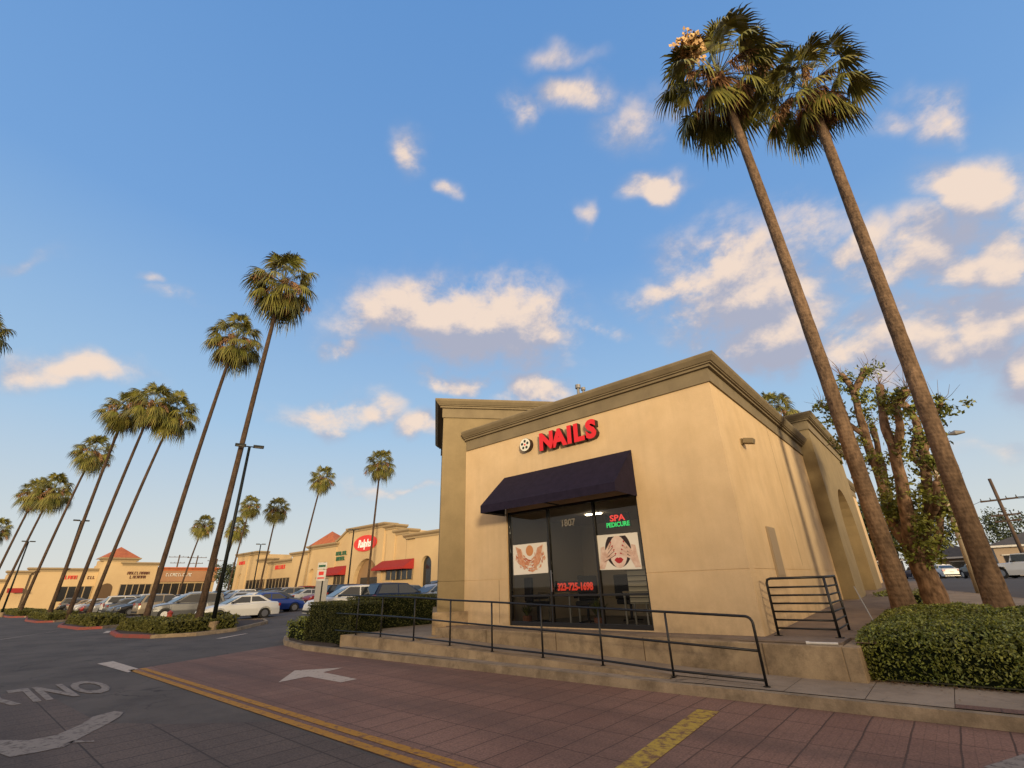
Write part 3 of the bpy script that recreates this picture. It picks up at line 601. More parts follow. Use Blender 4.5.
mb = MB(); mb.poly([(x, 10.2840, z) for x, z in [(-5.85, 2.10), (-5.80, 2.145), (-5.76, 2.155), (-5.73, 2.14), (-5.70, 2.155), (-5.66, 2.145), (-5.61, 2.10), (-5.67, 2.04), (-5.73, 2.02), (-5.79, 2.04)]]); mb.build('lips', LIP, pf)
ph2 = thing('hands_poster', 'square cream poster with orange manicured hands round a flower in the left window', 'poster', (-8.42, 10.2930, 1.9))
flat('paper', [(-9.03, 1.88), (-7.83, 1.90), (-7.83, 2.66), (-9.03, 2.66)], 0, PBG, ph2)
mb = MB(); mb.poly([(x, 10.2890, z) for x, z in ell(-8.43, 2.48, .13, .14)]); mb.build('bloom', ORG, ph2)
m1 = MB(); m2 = MB(); r5 = random.Random(5)
for k in range(120):
    t = PI*(1.0+1.0*(k*37 % 120)/119) ; rr = r5.uniform(.14, .44); cx_, cz_ = -8.43+rr*1.25*math.cos(t), 2.38+rr*.95*math.sin(t)
    if cz_ < 1.93: cz_ = 1.94
    (m1 if k % 3 else m2).poly([(x, 10.2880-.00012*k, z) for x, z in ell(cx_, cz_, r5.uniform(.03, .07), r5.uniform(.010, .022), 9, t+PI/2+r5.uniform(-.6, .6))])
for s in (-1, 1):
    for k in range(4): 
        x0, z0 = -8.43+s*(.46-.05*k), 2.60-.02*k; x1, z1 = -8.43+s*(.30-.05*k), 2.12-.03*k
        m1.poly([(x0-.018, 10.2685-.0005*k, z0), (x0+.018, 10.2685-.0005*k, z0), (x1+.02, 10.2685-.0005*k, z1), (x1-.02, 10.2685-.0005*k, z1)])
m1.build('hand_pattern', mat('poster_peach', (.72, .40, .24), .5, (.60, .22, .10), 14.), ph2); m2.build('petal_pattern', OR2, ph2)
# things inside the shop
WOODL = mat('pale_wood', (.42, .33, .22), .6); DKF = mat('dark_vinyl', (.02, .018, .018), .5)
sh = thing('polish_rack', 'pale wall rack with rows of shelves behind the right shop window', 'display rack', (-5.43, 10.8, .66))
mb = MB(); mb.box(-5.80, -5.12, 10.72, 10.76, 1.15, 1.95); mb.build('back_panel', mat('rack_back', (.75, .62, .42), .7, emit=((1, .8, .5), .06)), sh)
for k in range(7):
    mb = MB(); mb.box(-5.80, -5.12, 10.60, 10.72, 1.17+.115*k, 1.182+.115*k); mb.build('shelf', DKF, sh)
def table(x, y, w_, d_, label):
    t = thing('manicure_table', label, 'table', (x, y, .665))
    mb = MB(); mb.box(x-w_/2, x+w_/2, y-d_/2, y+d_/2, 1.38, 1.42); mb.build('tabletop', WOODL, t)
    for sx in (-1, 1):
        for sy in (-1, 1):
            mb = MB(); mb.box(x+sx*(w_/2-.03)-.02, x+sx*(w_/2-.03)+.02, y+sy*(d_/2-.03)-.02, y+sy*(d_/2-.03)+.02, .665, 1.38); mb.build('leg', WHITE, t)
table(-5.75, 11.1, .6, .5, 'narrow white-legged table behind the poster of the covered face'); table(-8.5, 11.6, 1.1, .5, 'long white-legged table in the left part of the shop')
def chair(x, y, rzv, label):
    t = thing('salon_chair', label, 'chair', (x, y, .665), rzv)
    def b(nm, m, *a): mb = MB(); mb.box(*a); bevel(mb.build(nm, m, t, world=False), .03)
    b('seat', DKF, -.26, .26, -.26, .26, .42, .54); b('backrest', DKF, -.26, .26, .2, .3, .54, 1.15); b('armrest', DKF, -.32, -.26, -.2, .22, .6, .68); b('armrest', DKF, .26, .32, -.2, .22, .6, .68)
    mb = MB(); mb.tube([(0, 0, .06), (0, 0, .42)], .035); mb.build('column', BLACK, t, world=False)
    mb = MB()
    for k in range(5): mb.tube([(0, 0, .07), (.28*math.cos(k*1.2566), .28*math.sin(k*1.2566), .04)], .02, 6)
    mb.build('base', BLACK, t, world=False)
chair(-8.75, 10.95, 2.6, 'black padded chair nearest the left shop window'); chair(-7.3, 11.2, .4, 'dark chair in the middle of the shop behind the phone number'); chair(-6.6, 12.2, 3.0, 'dark chair deepest inside the shop')
def potplant(x, y, z, h, label, n=50, pot=True):
    t = thing('potted_plant', label, 'plant', (x, y, z))
    mb = MB(); mb.tube([(x, y, z), (x, y, z+.2)], [.10, .13], 12); mb.build('pot', mat('terracotta', (.30, .12, .06), .8), t)
    mb = MB()
    for k in range(n):
        a = rng.random()*6.28; l = h*rng.uniform(.6, 1.); e = rng.uniform(.2, .9); d = Vector((math.cos(a)*e, math.sin(a)*e, 1)).normalized(); p0 = Vector((x, y, z+.18)); s = Vector((-math.sin(a), math.cos(a), 0))*.02
        m_ = p0+d*l*.6; e_ = p0+d*l+Vector((0, 0, -.15*l*e)); mb.add([p0-s, p0+s, m_+s, m_-s, e_], [(0, 1, 2, 3), (3, 2, 4)])
    mb.build('leaves', LEAFT, t)
potplant(-6.55, 10.50, .665, .50, 'spiky green plant standing behind the glass near the middle of the front', 140)
potplant(-8.85, 10.6, .665, .35, 'bushy potted plant in the left corner of the shop window', 60)
cl = thing('ceiling_light', 'small lit ceiling lamp seen through the top of the middle window', 'ceiling light', (-7.3, 12.0, 3.5))
mb = MB(); mb.box(-7.6, -7.1, 11.95, 12.05, 3.46, 3.50); mb.build('diffuser', mat('lamp_glow', (.8, .75, .6), .5, emit=((1, .85, .6), 30.)), cl)
mb = MB(); mb.box(-7.64, -7.06, 11.91, 12.09, 3.485, 3.498); mb.build('frame', WHITE, cl)
nt_ = thing('notice_board', 'dark framed screen on the back wall of the shop', 'screen', (-7.9, 14.3, 2.2))
mb = MB(); mb.box(-8.4, -7.5, 14.30, 14.345, 2.2, 2.75); mb.build('panel', DKF, nt_)
mb = MB(); mb.box(-7.35, -6.2, 14.32, 14.345, 1.6, 2.9); mb.build('pale_panel', mat('pale_panel', (.5, .45, .38), .7), nt_)

# ramp railing
rl = thing('handrail', 'black steel tube handrail along the ramp kerb with a rounded right end', 'railing', (-8, 8.46, .3))
RY = 8.46
def top(x): return rz(x)+.93 if x > -9 else .28+.93+(.12)*(-9-x)/4+.06
posts = [-13.7, -12.44, -10.95, -9.53, -8.12, -6.69, -5.29, -3.94]
tops = {x: t for x, t in ((-14.9, 1.50), (-13.7, 1.47), (-12.44, 1.44), (-10.95, 1.40), (-9.53, 1.33), (-8.12, 1.285), (-6.69, 1.225), (-5.29, 1.17), (-3.94, 1.12), (-2.62, 1.07))}
tx_ = sorted(tops)
mb = MB(); arcp = [(-2.62+.1*math.sin(t), RY, 1.07-.1*(1-math.cos(t))) for t in (0, .4, .8, 1.2, 1.57)]
mb.tube([(x, RY, tops[x]) for x in tx_[:-1]]+arcp+[(-2.51, RY, .14)], .021, 10); mb.build('top_rail', BLACK, rl, smooth=True)
mb = MB(); mb.tube([(x, RY, (tops[x]*.52+rz(x)*.48)) for x in tx_[:-1]]+[(-2.52, RY, .60)], .019, 8); mb.build('middle_rail', BLACK, rl, smooth=True)
mb = MB(); mb.tube([(x, RY, rz(x)+.09) for x in tx_[:-1]]+[(-2.515, RY, .22)], .019, 8); mb.build('bottom_rail', BLACK, rl, smooth=True)
for x in posts:
    mb = MB(); mb.tube([(x, RY, rz(x)-.02), (x, RY, tops[x])], .02, 8); mb.build('post', BLACK, rl, smooth=True)
    mb = MB(); mb.tube([(x, RY, rz(x)+.004), (x, RY, rz(x)+.014)], .045, 10)
    mb.build('foot', BLACK, rl)
mb = MB(); mb.tube([(-2.51, RY, .136), (-2.51, RY, .148)], .05, 10); mb.build('foot', BLACK, rl)
# barrier rail by the corner
br = thing('guard_rail', 'free-standing black guard rail with seven bars at the right corner of the salon', 'railing', (-2.2, 10.43, .64))
zt_ = 1.60
mb = MB(); mb.tube([(-2.70, 10.43, .64), (-2.70, 10.43, zt_-.08), (-2.68, 10.43, zt_-.02), (-2.62, 10.43, zt_), (-1.74, 10.43, zt_), (-1.75, 11.62, zt_+.01)], .023, 10); mb.build('frame', BLACK, br, smooth=True)
for x, y in ((-1.74, 10.43), (-1.75, 11.62)):
    mb = MB(); mb.tube([(x, y, .64), (x, y, zt_)], .023, 10); mb.build('post', BLACK, br, smooth=True)
for k in range(6):
    z = .76+.137*k; mb = MB(); mb.tube([(-2.70, 10.43, z), (-1.74, 10.43, z), (-1.75, 11.62, z+.01)], .016, 8); mb.build('bar', BLACK, br, smooth=True)
for x, y in ((-2.70, 10.43), (-1.74, 10.43), (-1.75, 11.62)): mb = MB(); mb.box(x-.06, x+.06, y-.05, y+.05, .633, .645+.02*(y > 11)); mb.build('base_plate', BLACK, br)
sk = thing('marker_stake', 'thin grey stake leaning in the edge of the corner hedge', 'stake', (-1.28, 11.6, .8))
mb = MB(); mb.tube([(-1.22, 10.6, .9), (-1.42, 11.2, 1.42)], .010, 6); mb.build('rod', mat('stake_grey', (.25, .24, .22), .6), sk)
# ================================================================== PLANTS
def hedge_thing(name, label, cat, loc, boxes, dens, size, m, group=None, dark_core=True, zf=None, shell=.12):
    t = thing(name, label, cat, loc, group=group)
    core = MB()
    for b in boxes:
        if zf:
            x0, x1, y0, y1, z0, z1 = b; nx = ny = 22; i_ = .1
            for i in range(nx):
                for j in range(ny):
                    xa, xb = x0+i_+(x1-x0-2*i_)*i/nx, x0+i_+(x1-x0-2*i_)*(i+1)/nx; ya, yb = y0+i_+(y1-y0-2*i_)*j/ny, y0+i_+(y1-y0-2*i_)*(j+1)/ny
                    core.box(xa, xb, ya, yb, z0, z1-.15+min(zf(xa, ya), zf(xb, yb))-.001*((i+j) % 2))
        else:
            x0, x1, y0, y1, z0, z1 = b; core.box(x0+.09, x1-.09, y0+.09, y1-.09, z0, z1-.09)
    core.build('dark_core', HCORE, t)  # near-black solid core behind the leaf shell
    mb = MB()
    for b in boxes:
        x0, x1, y0, y1, z0, z1 = b; A_ = 2*(x1-x0+y1-y0)*(z1-z0)+(x1-x0)*(y1-y0)
        leaves(mb, int(A_*dens), in_box(*b, shell=shell, zf=zf, na=.35 if name == 'boxed_hedge' else 1.), size, up=.5)
    mb.build('leaves', m, t); return t
def cz(x, y): return .06*min(1, max(0, (y-9.8)/3.))+.05*math.sin(x*1.3+y)-.24*math.exp(-max(0, y-9.76)/.22)-.16*math.exp(-max(0, x+1.42)/.22)
hedge_thing('corner_hedge', 'wide clipped green hedge with glossy leaves at the foot of the two tall palms', 'hedge', (1.5, 9.8, .14),
            [(-1.42, .4, 9.76, 14.4, .16, .90), (.4, 4.6, 9.78, 13.0, .16, .90)], 2100, .052, LEAFH, zf=cz, shell=.14)
hedge_thing('boxed_hedge', 'tall square-cut dark hedge at the left end of the ramp railing', 'hedge', (-15.5, 9, .14),
            [(-17.0, -14.15, 8.5, 9.7, .14, 1.30)], 1000, .055, LEAFD, 'clipped dark hedges beside the ramp')
hedge_thing('boxed_hedge', 'long square-cut dark hedge running back beside the entrance walk', 'hedge', (-15.8, 11, .14),
            [(-16.6, -15.0, 9.72, 13.0, .2, 1.42)], 800, .055, LEAFD, 'clipped dark hedges beside the ramp')
hedge_thing('low_shrub', 'low loose green shrub in front of the square-cut hedge at the curved kerb', 'shrub', (-18, 8.9, .14), [(-18.9, -17.5, 8.75, 10.0, .1, .66), (-17.7, -16.95, 8.5, 9.6, .1, .80)], 420, .075, LEAFH, shell=.2)
hedge_thing('low_shrub', 'low dark ground shrub beyond the leaning bark tree near the side walk', 'shrub', (-1.6, 25, .6), [(-2.2, -.9, 21, 31, .5, 1.05)], 180, .09, LEAFH, shell=.2)

# fallen leaves along the foot of the corner hedge
mb = MB(); r9 = random.Random(9)
for _ in range(900):
    x = r9.uniform(-1.5, 3.2); y = 9.74-abs(r9.gauss(0, .07 if r9.random() < .85 else .4)); c = Vector((x, y, .143+r9.random()*.008)); a = r9.random()*6.28; d = Vector((math.cos(a), math.sin(a), r9.uniform(-.2, .2)))*r9.uniform(.012, .028); e = Vector((-d.y, d.x, 0))*.5
    mb.add([c-d, c-e, c+d, c+e], [(0, 1, 2, 3)])
tag(mb.build('leaf_litter', mat('dry_leaf', (.22, .12, .05), .9, (.12, .07, .035), 6., island=.4)), 'scattered dry leaves on the sidewalk edge below the corner hedge', 'fallen leaves', kind='stuff')
# ---- islands with low planting
def island(name, outer, label, red_n, hz, planting):
    n = len(outer); mb = MB(); zz = lambda p: g(p[1])
    kp = outer+[outer[0]]; mbr = MB(); kerb_mesh(mbr, kp[:red_n+1], .16, .14); kerb_mesh(mb, kp[red_n:], .16, .14)
    struct('island_kerb', mb, KERB); struct('red_kerb', mbr, REDK)
    inn = offset_path(kp, .14)[:-1]
    mb = MB(); mb.poly([(x, y, g(y)+.12) for x, y in inn]); struct('soil', mb, SOIL)
    t = thing('island_planting', label, 'shrubs', (sum(p[0] for p in outer)/n, sum(p[1] for p in outer)/n, g(8)+.12), group='low hedges on the parking islands')
    mb = MB(); core = MB()
    A_, B_, C_, D_ = planting   # corner (near-right...), quad in order
    def P(s, q): return ((A_[0]*(1-s)+B_[0]*s)*(1-q)+(D_[0]*(1-s)+C_[0]*s)*q, (A_[1]*(1-s)+B_[1]*s)*(1-q)+(D_[1]*(1-s)+C_[1]*s)*q)
    def smp(r):
        k = r.random()
        if k < .5: s, q, z = r.random(), r.random(), 1
        elif k < .8: s, q, z = r.random(), 0, r.random()
        elif k < .9: s, q, z = 0, r.random(), r.random()
        else: s, q, z = 1, r.random(), r.random()
        x, y = P(s, q); h_ = hz*(.85+.25*mnoise.noise(Vector((x*.9, y*.9, 3)))+.12*mnoise.noise(Vector((x*3, y*3, 1))))
        e = .12*mnoise.noise(Vector((x*2, y*2, z*3)))
        return (x+e, y+e, g(y)+.12+h_*z*(1-.1*r.random()))
    w_ = math.dist(A_, B_); d_ = math.dist(A_, D_)
    leaves(mb, int((w_*d_+2*(w_+d_)*hz)*170), smp, .125, up=.6)
    q = [P(.02, .04), P(.98, .04), P(.98, .96), P(.02, .96)]
    core.ext([(x, y, g(y)+.12) for x, y in q], (0, 0, hz*.72)); core.build('dark_core', HCORE, t); mb.build('leaves', LEAFI, t)
    return t
island('one', [(-34.2, 8.6), (-34.0, 7.0), (-32.2, 6.1), (-29, 5.75), (-26.3, 6.4), (-25.5, 7.9), (-26.2, 9.8), (-29, 12.4), (-31.4, 13.2), (-33.4, 12)],
       'low dark green hedge filling the nearest parking island under the tallest left palm', 4, .62, [(-32.9, 6.5), (-26.1, 6.9), (-26.5, 9.9), (-33.2, 11.4)])
island('two', [(-48, 8.2), (-47.8, 6.2), (-44.5, 5.6), (-38.6, 5.8), (-38.0, 6.8), (-39.5, 8.4), (-43.5, 9.6)],
       'low green hedge on the second parking island from the salon', 4, .62, [(-47, 6.3), (-39.2, 6.4), (-40, 8.2), (-46.8, 8.6)])
island('three', [(-70, 8.2), (-69.8, 6.2), (-62, 5.5), (-55.6, 5.6), (-54.6, 6.6), (-56, 8.4), (-62, 9.4)],
       'low green hedge on the third parking island from the salon', 4, .62, [(-69, 6.3), (-56, 6.3), (-56.6, 8.2), (-68.5, 8.8)])
island('four', [(-108, 9), (-107.5, 6.3), (-95, 5.3), (-78, 5.6), (-76.5, 6.8), (-80, 9)],
       'low green hedge on the farthest parking island at the left edge', 4, .65, [(-106.5, 6.5), (-79, 6.3), (-80, 8.6), (-106, 8.8)])

# ---- fan palms
def crown_geo(seed, nf=46, flower=False, pl=(1.1, 1.7), nd=15, dr_=.40):
    r = random.Random(seed); gm, dm, fm, wm = MB(), MB(), MB(), MB()
    def fan(mb, az, el, pl, br, seg, droop, fold, spread):
        d = Vector((math.cos(az)*math.cos(el), math.sin(az)*math.cos(el), math.sin(el)))
        s = Vector((-math.sin(az), math.cos(az), 0)); roll = r.uniform(-.5, .5); nn = d.cross(s)
        s = (s*math.cos(roll)+nn*math.sin(roll)).normalized()
        # petiole bends down a little
        p0 = d*.12; p1 = d*pl*.6; p2 = d*pl+Vector((0, 0, -.12*pl)); d2 = (p2-p1).normalized(); nn = d2.cross(s).normalized()
        mb.tube([p0, p1, p2], [.022, .016, .012], 4, cap=False)
        for k in range(seg):
            t = (k/(seg-1)-.5)*spread; w = spread/seg*.62
            def dr(a, rad, drp): 
                v_ = d2*math.cos(a)+s*math.sin(a); v_ = v_+nn*(-fold*abs(math.sin(a)))
                return p2+v_*rad+Vector((0, 0, -drp))
            L = br*(1-.22*abs(t)/(spread/2))*r.uniform(.9, 1.06); dd = droop*r.uniform(.6, 1.4)
            a_, b_ = dr(t-w*.2, .03, 0), dr(t+w*.2, .03, 0); c_, e_ = dr(t+w, L*.48, dd*.12), dr(t-w, L*.48, dd*.12)
            lift = nn*(.02 if k % 2 else -.02)
            m1, m2 = dr(t-w*.4, L*.78, dd*.5)+lift, dr(t+w*.4, L*.78, dd*.5)+lift; tip = dr(t+r.uniform(-.04, .04), L, dd*1.15)
            mb.add([a_, b_, c_, e_, m2, m1, tip], [(0, 1, 2, 3), (3, 2, 4, 5), (5, 4, 6)])
    ga = 2.39996
    for i in range(nf):
        f = i/nf; el = R_(86-148*f**.95+r.uniform(-10, 10)); az = i*ga+r.uniform(-.3, .3)
        fan(gm, az, el, r.uniform(*pl)*(1.05-.1*f), r.uniform(.9, 1.15), 24, dr_+.40*f, .34, R_(200))
    for i in range(nd):
        fan(dm, i*ga+.8, R_(r.uniform(-80, -35)), r.uniform(.6, 1.3), r.uniform(.5, .85), 13, .55, .8, R_(130))
    # frayed leaf bases under the crown
    for i in range(60):
        a = r.random()*6.28; z = -r.random()*1.0; p = Vector((math.cos(a)*.2, math.sin(a)*.2, z)); q = p+Vector((math.cos(a)*r.uniform(.1, .35), math.sin(a)*r.uniform(.1, .35), r.uniform(-.5, .1))); s = Vector((-math.sin(a), math.cos(a), 0))*.035
        dm.add([p-s, p+s, q], [(0, 1, 2)])
    def panicle(mb, az, el, l, dens, w):
        d = Vector((math.cos(az)*math.cos(el), math.sin(az)*math.cos(el), math.sin(el))); pts = [d*(l*t)+Vector((0, 0, -1.1*l*t*t*.6)) for t in (.1, .35, .6, .85, 1.)]
        mb.tube(pts, [.018, .015, .012, .009, .006], 4, cap=False)
        for _ in range(dens):
            t = r.uniform(.4, 1.); p = d*(l*t)+Vector((0, 0, -1.1*l*t*t*.6)); q = p+Vector((r.gauss(0, w), r.gauss(0, w), -abs(r.gauss(.28, .2)))); s = Vector((r.gauss(0, 1), r.gauss(0, 1), 0)).normalized()*.024
            mb.add([p-s, p+s, q+s*.7, q-s*.7], [(0, 1, 2, 3)])
    for i in range(7): panicle(fm, i*1.7+r.random(), R_(r.uniform(-10, 35)), r.uniform(1.2, 2.1), 110, .13)
    if flower:      # one pale, dense cluster
        az, el = R_(flower), R_(22)
        c = Vector((math.cos(az)*math.cos(el), math.sin(az)*math.cos(el), math.sin(el)))*1.65
        wm.tube([c*.1, c*.6, c], [.02, .02, .015], 5)
        for _ in range(620):
            q = c+Vector((max(-.5, min(.5, r.gauss(0, .24))), max(-.5, min(.5, r.gauss(0, .24))), max(-.6, min(.4, r.gauss(-.1, .25))))); a = Vector((r.gauss(0, 1), r.gauss(0, 1), r.gauss(0, 1))).normalized()*.085; b_ = a.orthogonal().normalized()*.085
            wm.add([q-a, q+b_, q+a, q-b_], [(0, 1, 2, 3)])
    return gm, dm, fm, wm
CR = []
for sd, fl, kw in ((3, None, {}), (8, None, {}), (21, None, {}), (5, 250, dict(pl=(1.25, 1.95), nd=22, dr_=.38)), (14, None, dict(pl=(1.2, 1.9), nd=24, dr_=.40))):
    gm, dm, fm, wm = crown_geo(sd, 46, fl, **kw)
    def mk(mb, nm, m):
        me = bpy.data.meshes.new(nm); me.from_pydata([tuple(p) for p in mb.v], [], mb.f); me.materials.append(m); return me
    CR.append((mk(gm, 'crown', FROND), mk(dm, 'dead_fronds', DEAD), mk(fm, 'fruit_stalks', FRUIT), mk(wm, 'flower_cluster', FLOWER) if fl else None))
def pol(az, D): return D*math.sin(R_(az)), D*math.cos(R_(az))
def palm(b, t, z0, z1, r0, r1, ci, sc_, label, group, spin=0., flare=1.5):
    o = thing('fan_palm', label, 'palm tree', (b[0], b[1], z0), group=group)
    pts = []; rad = []; N_ = 70
    for i in range(N_+1):
        f = i/N_; w = .10*math.sin(f*3.1)*(1 if ci != 1 else -1)
        ff = f*f*.35+f*.65
        pts.append((b[0]+(t[0]-b[0])*ff+w*.5, b[1]+(t[1]-b[1])*ff, z0-.1+(z1-z0+.1)*f))
        h = (z1-z0)*f; rr = r0*(1-f)**.8*.62+r1*(1-(1-f)**.8*.62)
        rad.append((rr*1.0+(flare-1)*r0*.75*math.exp(-h/.8))*(1+.018*math.sin(i*1.9)+.022*mnoise.noise(Vector((i*.8, b[0], z1)))))
    pts[-1] = (t[0], t[1], z1)
    mb = MB(); mb.tube(pts, rad, 18); mb.build('trunk', TRUNK if r0 > .24 else TRUNK2, o, smooth=True)
    for me, nm in zip(CR[ci], ('crown', 'dead_fronds', 'fruit_stalks', 'flower_cluster')):
        if me is None: continue
        c = bpy.data.objects.new(nm, me); col.objects.link(c); c.parent = o; c.location = (t[0]-b[0], t[1]-b[1], z1-z0); c.rotation_euler = (R_(rng.uniform(-5, 5)) if nm == 'x' else 0, 0, spin); c.scale = (sc_,)*3
    return o
G1 = 'pair of tall palms at the salon corner'; G2 = 'palms in a row on the parking islands'; G3 = 'distant palms in front of the stores'
palm(pol(-3.95, 15), pol(-5.0, 15), .62, 20.4, .25, .125, 3, 1.02, 'tallest palm, beside the salon side wall, with a pale flower cluster in its crown', G1, spin=R_(0))
palm(pol(2.15, 15), pol(4.15, 15.2), .62, 17.3, .25, .125, 4, .75, 'tall palm standing right of the bark tree, trunk crossing in front of its limbs', G1, spin=1.)
L_ = [(-72.9, -71.7, 28.7, 20.2, 2, 1.12, 'tallest palm of the left row, its crown highest over the parking lot'),
      (-77.0, -75.3, 38.2, 20.1, 1, 1.08, 'second palm from the right in the left row, behind the nearest island hedge'),
      (-81.1, -79.1, 58.0, 19.6, 2, 1.25, 'palm whose crown is the right one of three overlapping crowns on the left'),
      (-82.4, -81.0, 57.0, 19.9, 0, 1.2, 'palm whose crown is the middle one of three overlapping crowns on the left'),
      (-83.6, -83.0, 60.0, 19.7, 1, 1.15, 'palm whose crown is the left one of three overlapping crowns on the left'),
      (-85.4, -84.3, 80.0, 19.4, 2, 1.2, 'slender single palm with a round crown left of the three overlapping crowns'),
      (-86.9, -86.05, 92.0, 16.0, 1, 1.3, 'palm with the right crown of the touching pair at the far left'),
      (-87.7, -87.0, 96.0, 16.0, 0, 1.2, 'palm with the left crown of the touching pair at the far left'),
      (-95.2, -94.6, 45.0, 18.4, 2, 1.0, 'palm mostly outside the left edge, only its frond tips showing high up'),
      (-89.2, -88.5, 118.0, 12.9, 1, 1.1, 'small palm crown low at the left edge above the far stores')]
for i, (a0_, a1_, D, z, ci, s_, lb) in enumerate(L_):
    b = pol(a0_, D); palm(b, pol(a1_, D), g(b[1])+.1, z, .19, .10, ci, s_*.90, lb, G2, spin=i*1.3)
L_ = [(-64.9, -63.64, 82, 19.0, 2, 1.0, 'tall thin palm before the red-roofed tower, right of the lower palms'),
      (-57.56, -57.3, 66, 18.0, 1, 1.0, 'thin palm standing in front of the supermarket oval sign'),
      (-68.2, -67.77, 95, 15.7, 0, 1.05, 'palm before the low stores, right of the tall lamp post'),
      (-71.0, -70.4, 100, 16.8, 1, .95, 'palm whose trunk rises just right of the tall lamp post top'),
      (-72.0, -71.2, 104, 13.2, 2, 1.0, 'short palm partly hidden behind the tall lamp post'),
      (-75.0, -74.2, 105, 13.7, 1, .95, 'small distant palm between two big leaning trunks of the left row'),
      (-9.7, -9.8, 45, 15.3, 2, .9, 'palm crown peeping over the salon roof beside the side tower')]
for i, (a0_, a1_, D, z, ci, s_, lb) in enumerate(L_):
    b = pol(a0_, D); palm(b, pol(a1_, D), g(b[1])+.1, z, .18, .10, ci, s_, lb, G3, spin=i*2.1+.5)

# ---- pollarded bark tree beside the palms
TR = thing('pollarded_tree', 'thick-limbed tree with peeling orange bark and knobby pruned branches between the two palms', 'tree', (-.6, 17, .75))
limbs = dict(T=([[-0.50,17.0,.5],[-0.49,17.0,0.95],[-0.52,17.0,1.57],[-0.55,17.0,2.1]],.31,.24),
 L1=([[-0.55,17.0,2.05],[-0.81,17.35,2.97],[-0.75,17.44,4.07],[-0.75,17.44,5.13],[-0.72,17.44,6.03],[-0.66,17.44,7.08],[-0.84,17.44,7.64]],.19,.075),
 L1b=([[-0.65,17.4,6.9],[-0.39,17.35,7.28],[-0.2,17.44,7.55]],.11,.09),
 L2=([[-0.56,17.0,2.1],[-0.43,16.5,3.12],[-0.27,16.3,4.0],[-0.2,16.12,4.86],[-0.15,16.12,5.77],[0.01,16.12,6.59]],.20,.08),
 L2b=([[-0.13,16.2,5.80],[0.26,15.94,5.93],[0.52,15.68,6.15]],.11,.10),
 L3=([[-0.5,17.0,2.0],[-0.01,17.0,3.04],[0.21,17.0,3.86],[0.39,17.0,4.71],[0.47,17.0,5.62],[0.40,17.0,6.15]],.18,.075),
 L3b=([[0.41,17.1,4.76],[0.72,17.3,5.2],[0.90,17.4,5.65],[1.18,17.4,6.05]],.10,.055),
 L4=([[-0.42,17.0,1.8],[0.1,16.65,2.56],[0.23,16.56,2.98],[0.47,16.56,3.5]],.12,.06),
 L5=([[-0.08,16.9,2.84],[0.23,16.1,3.27],[0.41,15.9,3.74]],.12,.06),
 L6=([[-0.80,17.4,3.2],[-0.62,18.0,4.66],[-0.54,18.32,6.02]],.11,.075),
 L7=([[-0.71,17.4,5.5],[-1.1,17.35,6.0],[-1.38,17.44,6.5],[-1.62,17.44,6.75]],.09,.04),
 L8=([[0.3,17.0,4.23],[0.14,17.0,4.66],[0.37,17.0,5.12]],.09,.07),
 L9=([[-0.2,16.2,4.6],[0.08,15.94,5.16],[0.17,15.68,5.7]],.12,.08))
mbt = MB(); lfp = []
for k, (pts, r0, r1) in limbs.items():
    P_ = [Vector(p) for p in pts]; q = []
    for i in range(len(P_)-1):
        for j in range(4):
            f = j/4; a = P_[max(i-1, 0)]; b = P_[i]; c = P_[i+1]; d = P_[min(i+2, len(P_)-1)]
            q.append(.5*((2*b)+(c-a)*f+(2*a-5*b+4*c-d)*f*f+(3*b-a-3*c+d)*f**3))
    q.append(P_[-1]); n = len(q); rr = [(r0+(r1-r0)*(i/(n-1))**.8)*(1+.10*mnoise.noise(Vector((i*.9, len(k), r0*9)))) for i in range(n)]
    if k == 'T': rr[0] *= 1.25; rr[1] *= 1.12
    else: rr[-1] *= 1.15; rr[-2] *= 1.25
    q = [p+Vector((.05*mnoise.noise(p*1.7), .05*mnoise.noise(p*1.9+Vector((5, 0, 0))), 0)) for p in q]
    if k == 'T': mbt.tube(q, rr, 16)
    else:
        b = MB(); b.tube(q, rr, 10); b.build('limb', BARK, TR, smooth=True)
        for i in range(4, n): lfp.append((q[i], rr[i], 1. if i > n*.4 else .6))
mbt.build('trunk', BARK, TR, smooth=True)
tw_ = MB(); lf = MB(); r7 = random.Random(4)
ends = [Vector(v_[0][-1]) for k, v_ in limbs.items() if k != 'T']
for e in ends:      # thin bare twigs from the pruned ends
    tw_ = MB()
    for _ in range(9):
        d = Vector((r7.gauss(0, .5), r7.gauss(0, .5), r7.uniform(.3, 1))).normalized(); l = r7.uniform(.25, .8); tw_.tube([e, e+d*l*.5+Vector((.03, 0, 0)), e+d*l+Vector((r7.gauss(0, .06), 0, .05))], [.010, .006, .003], 4, cap=False)
    tw_.build('twigs', BARK, TR)
clumps = []
for p, r_, wt in lfp:
    if r7.random() < .7*wt: clumps.append((p+Vector((r7.gauss(0, .18), r7.gauss(0, .18), r7.gauss(0, .12))), r7.uniform(.10, .22)))
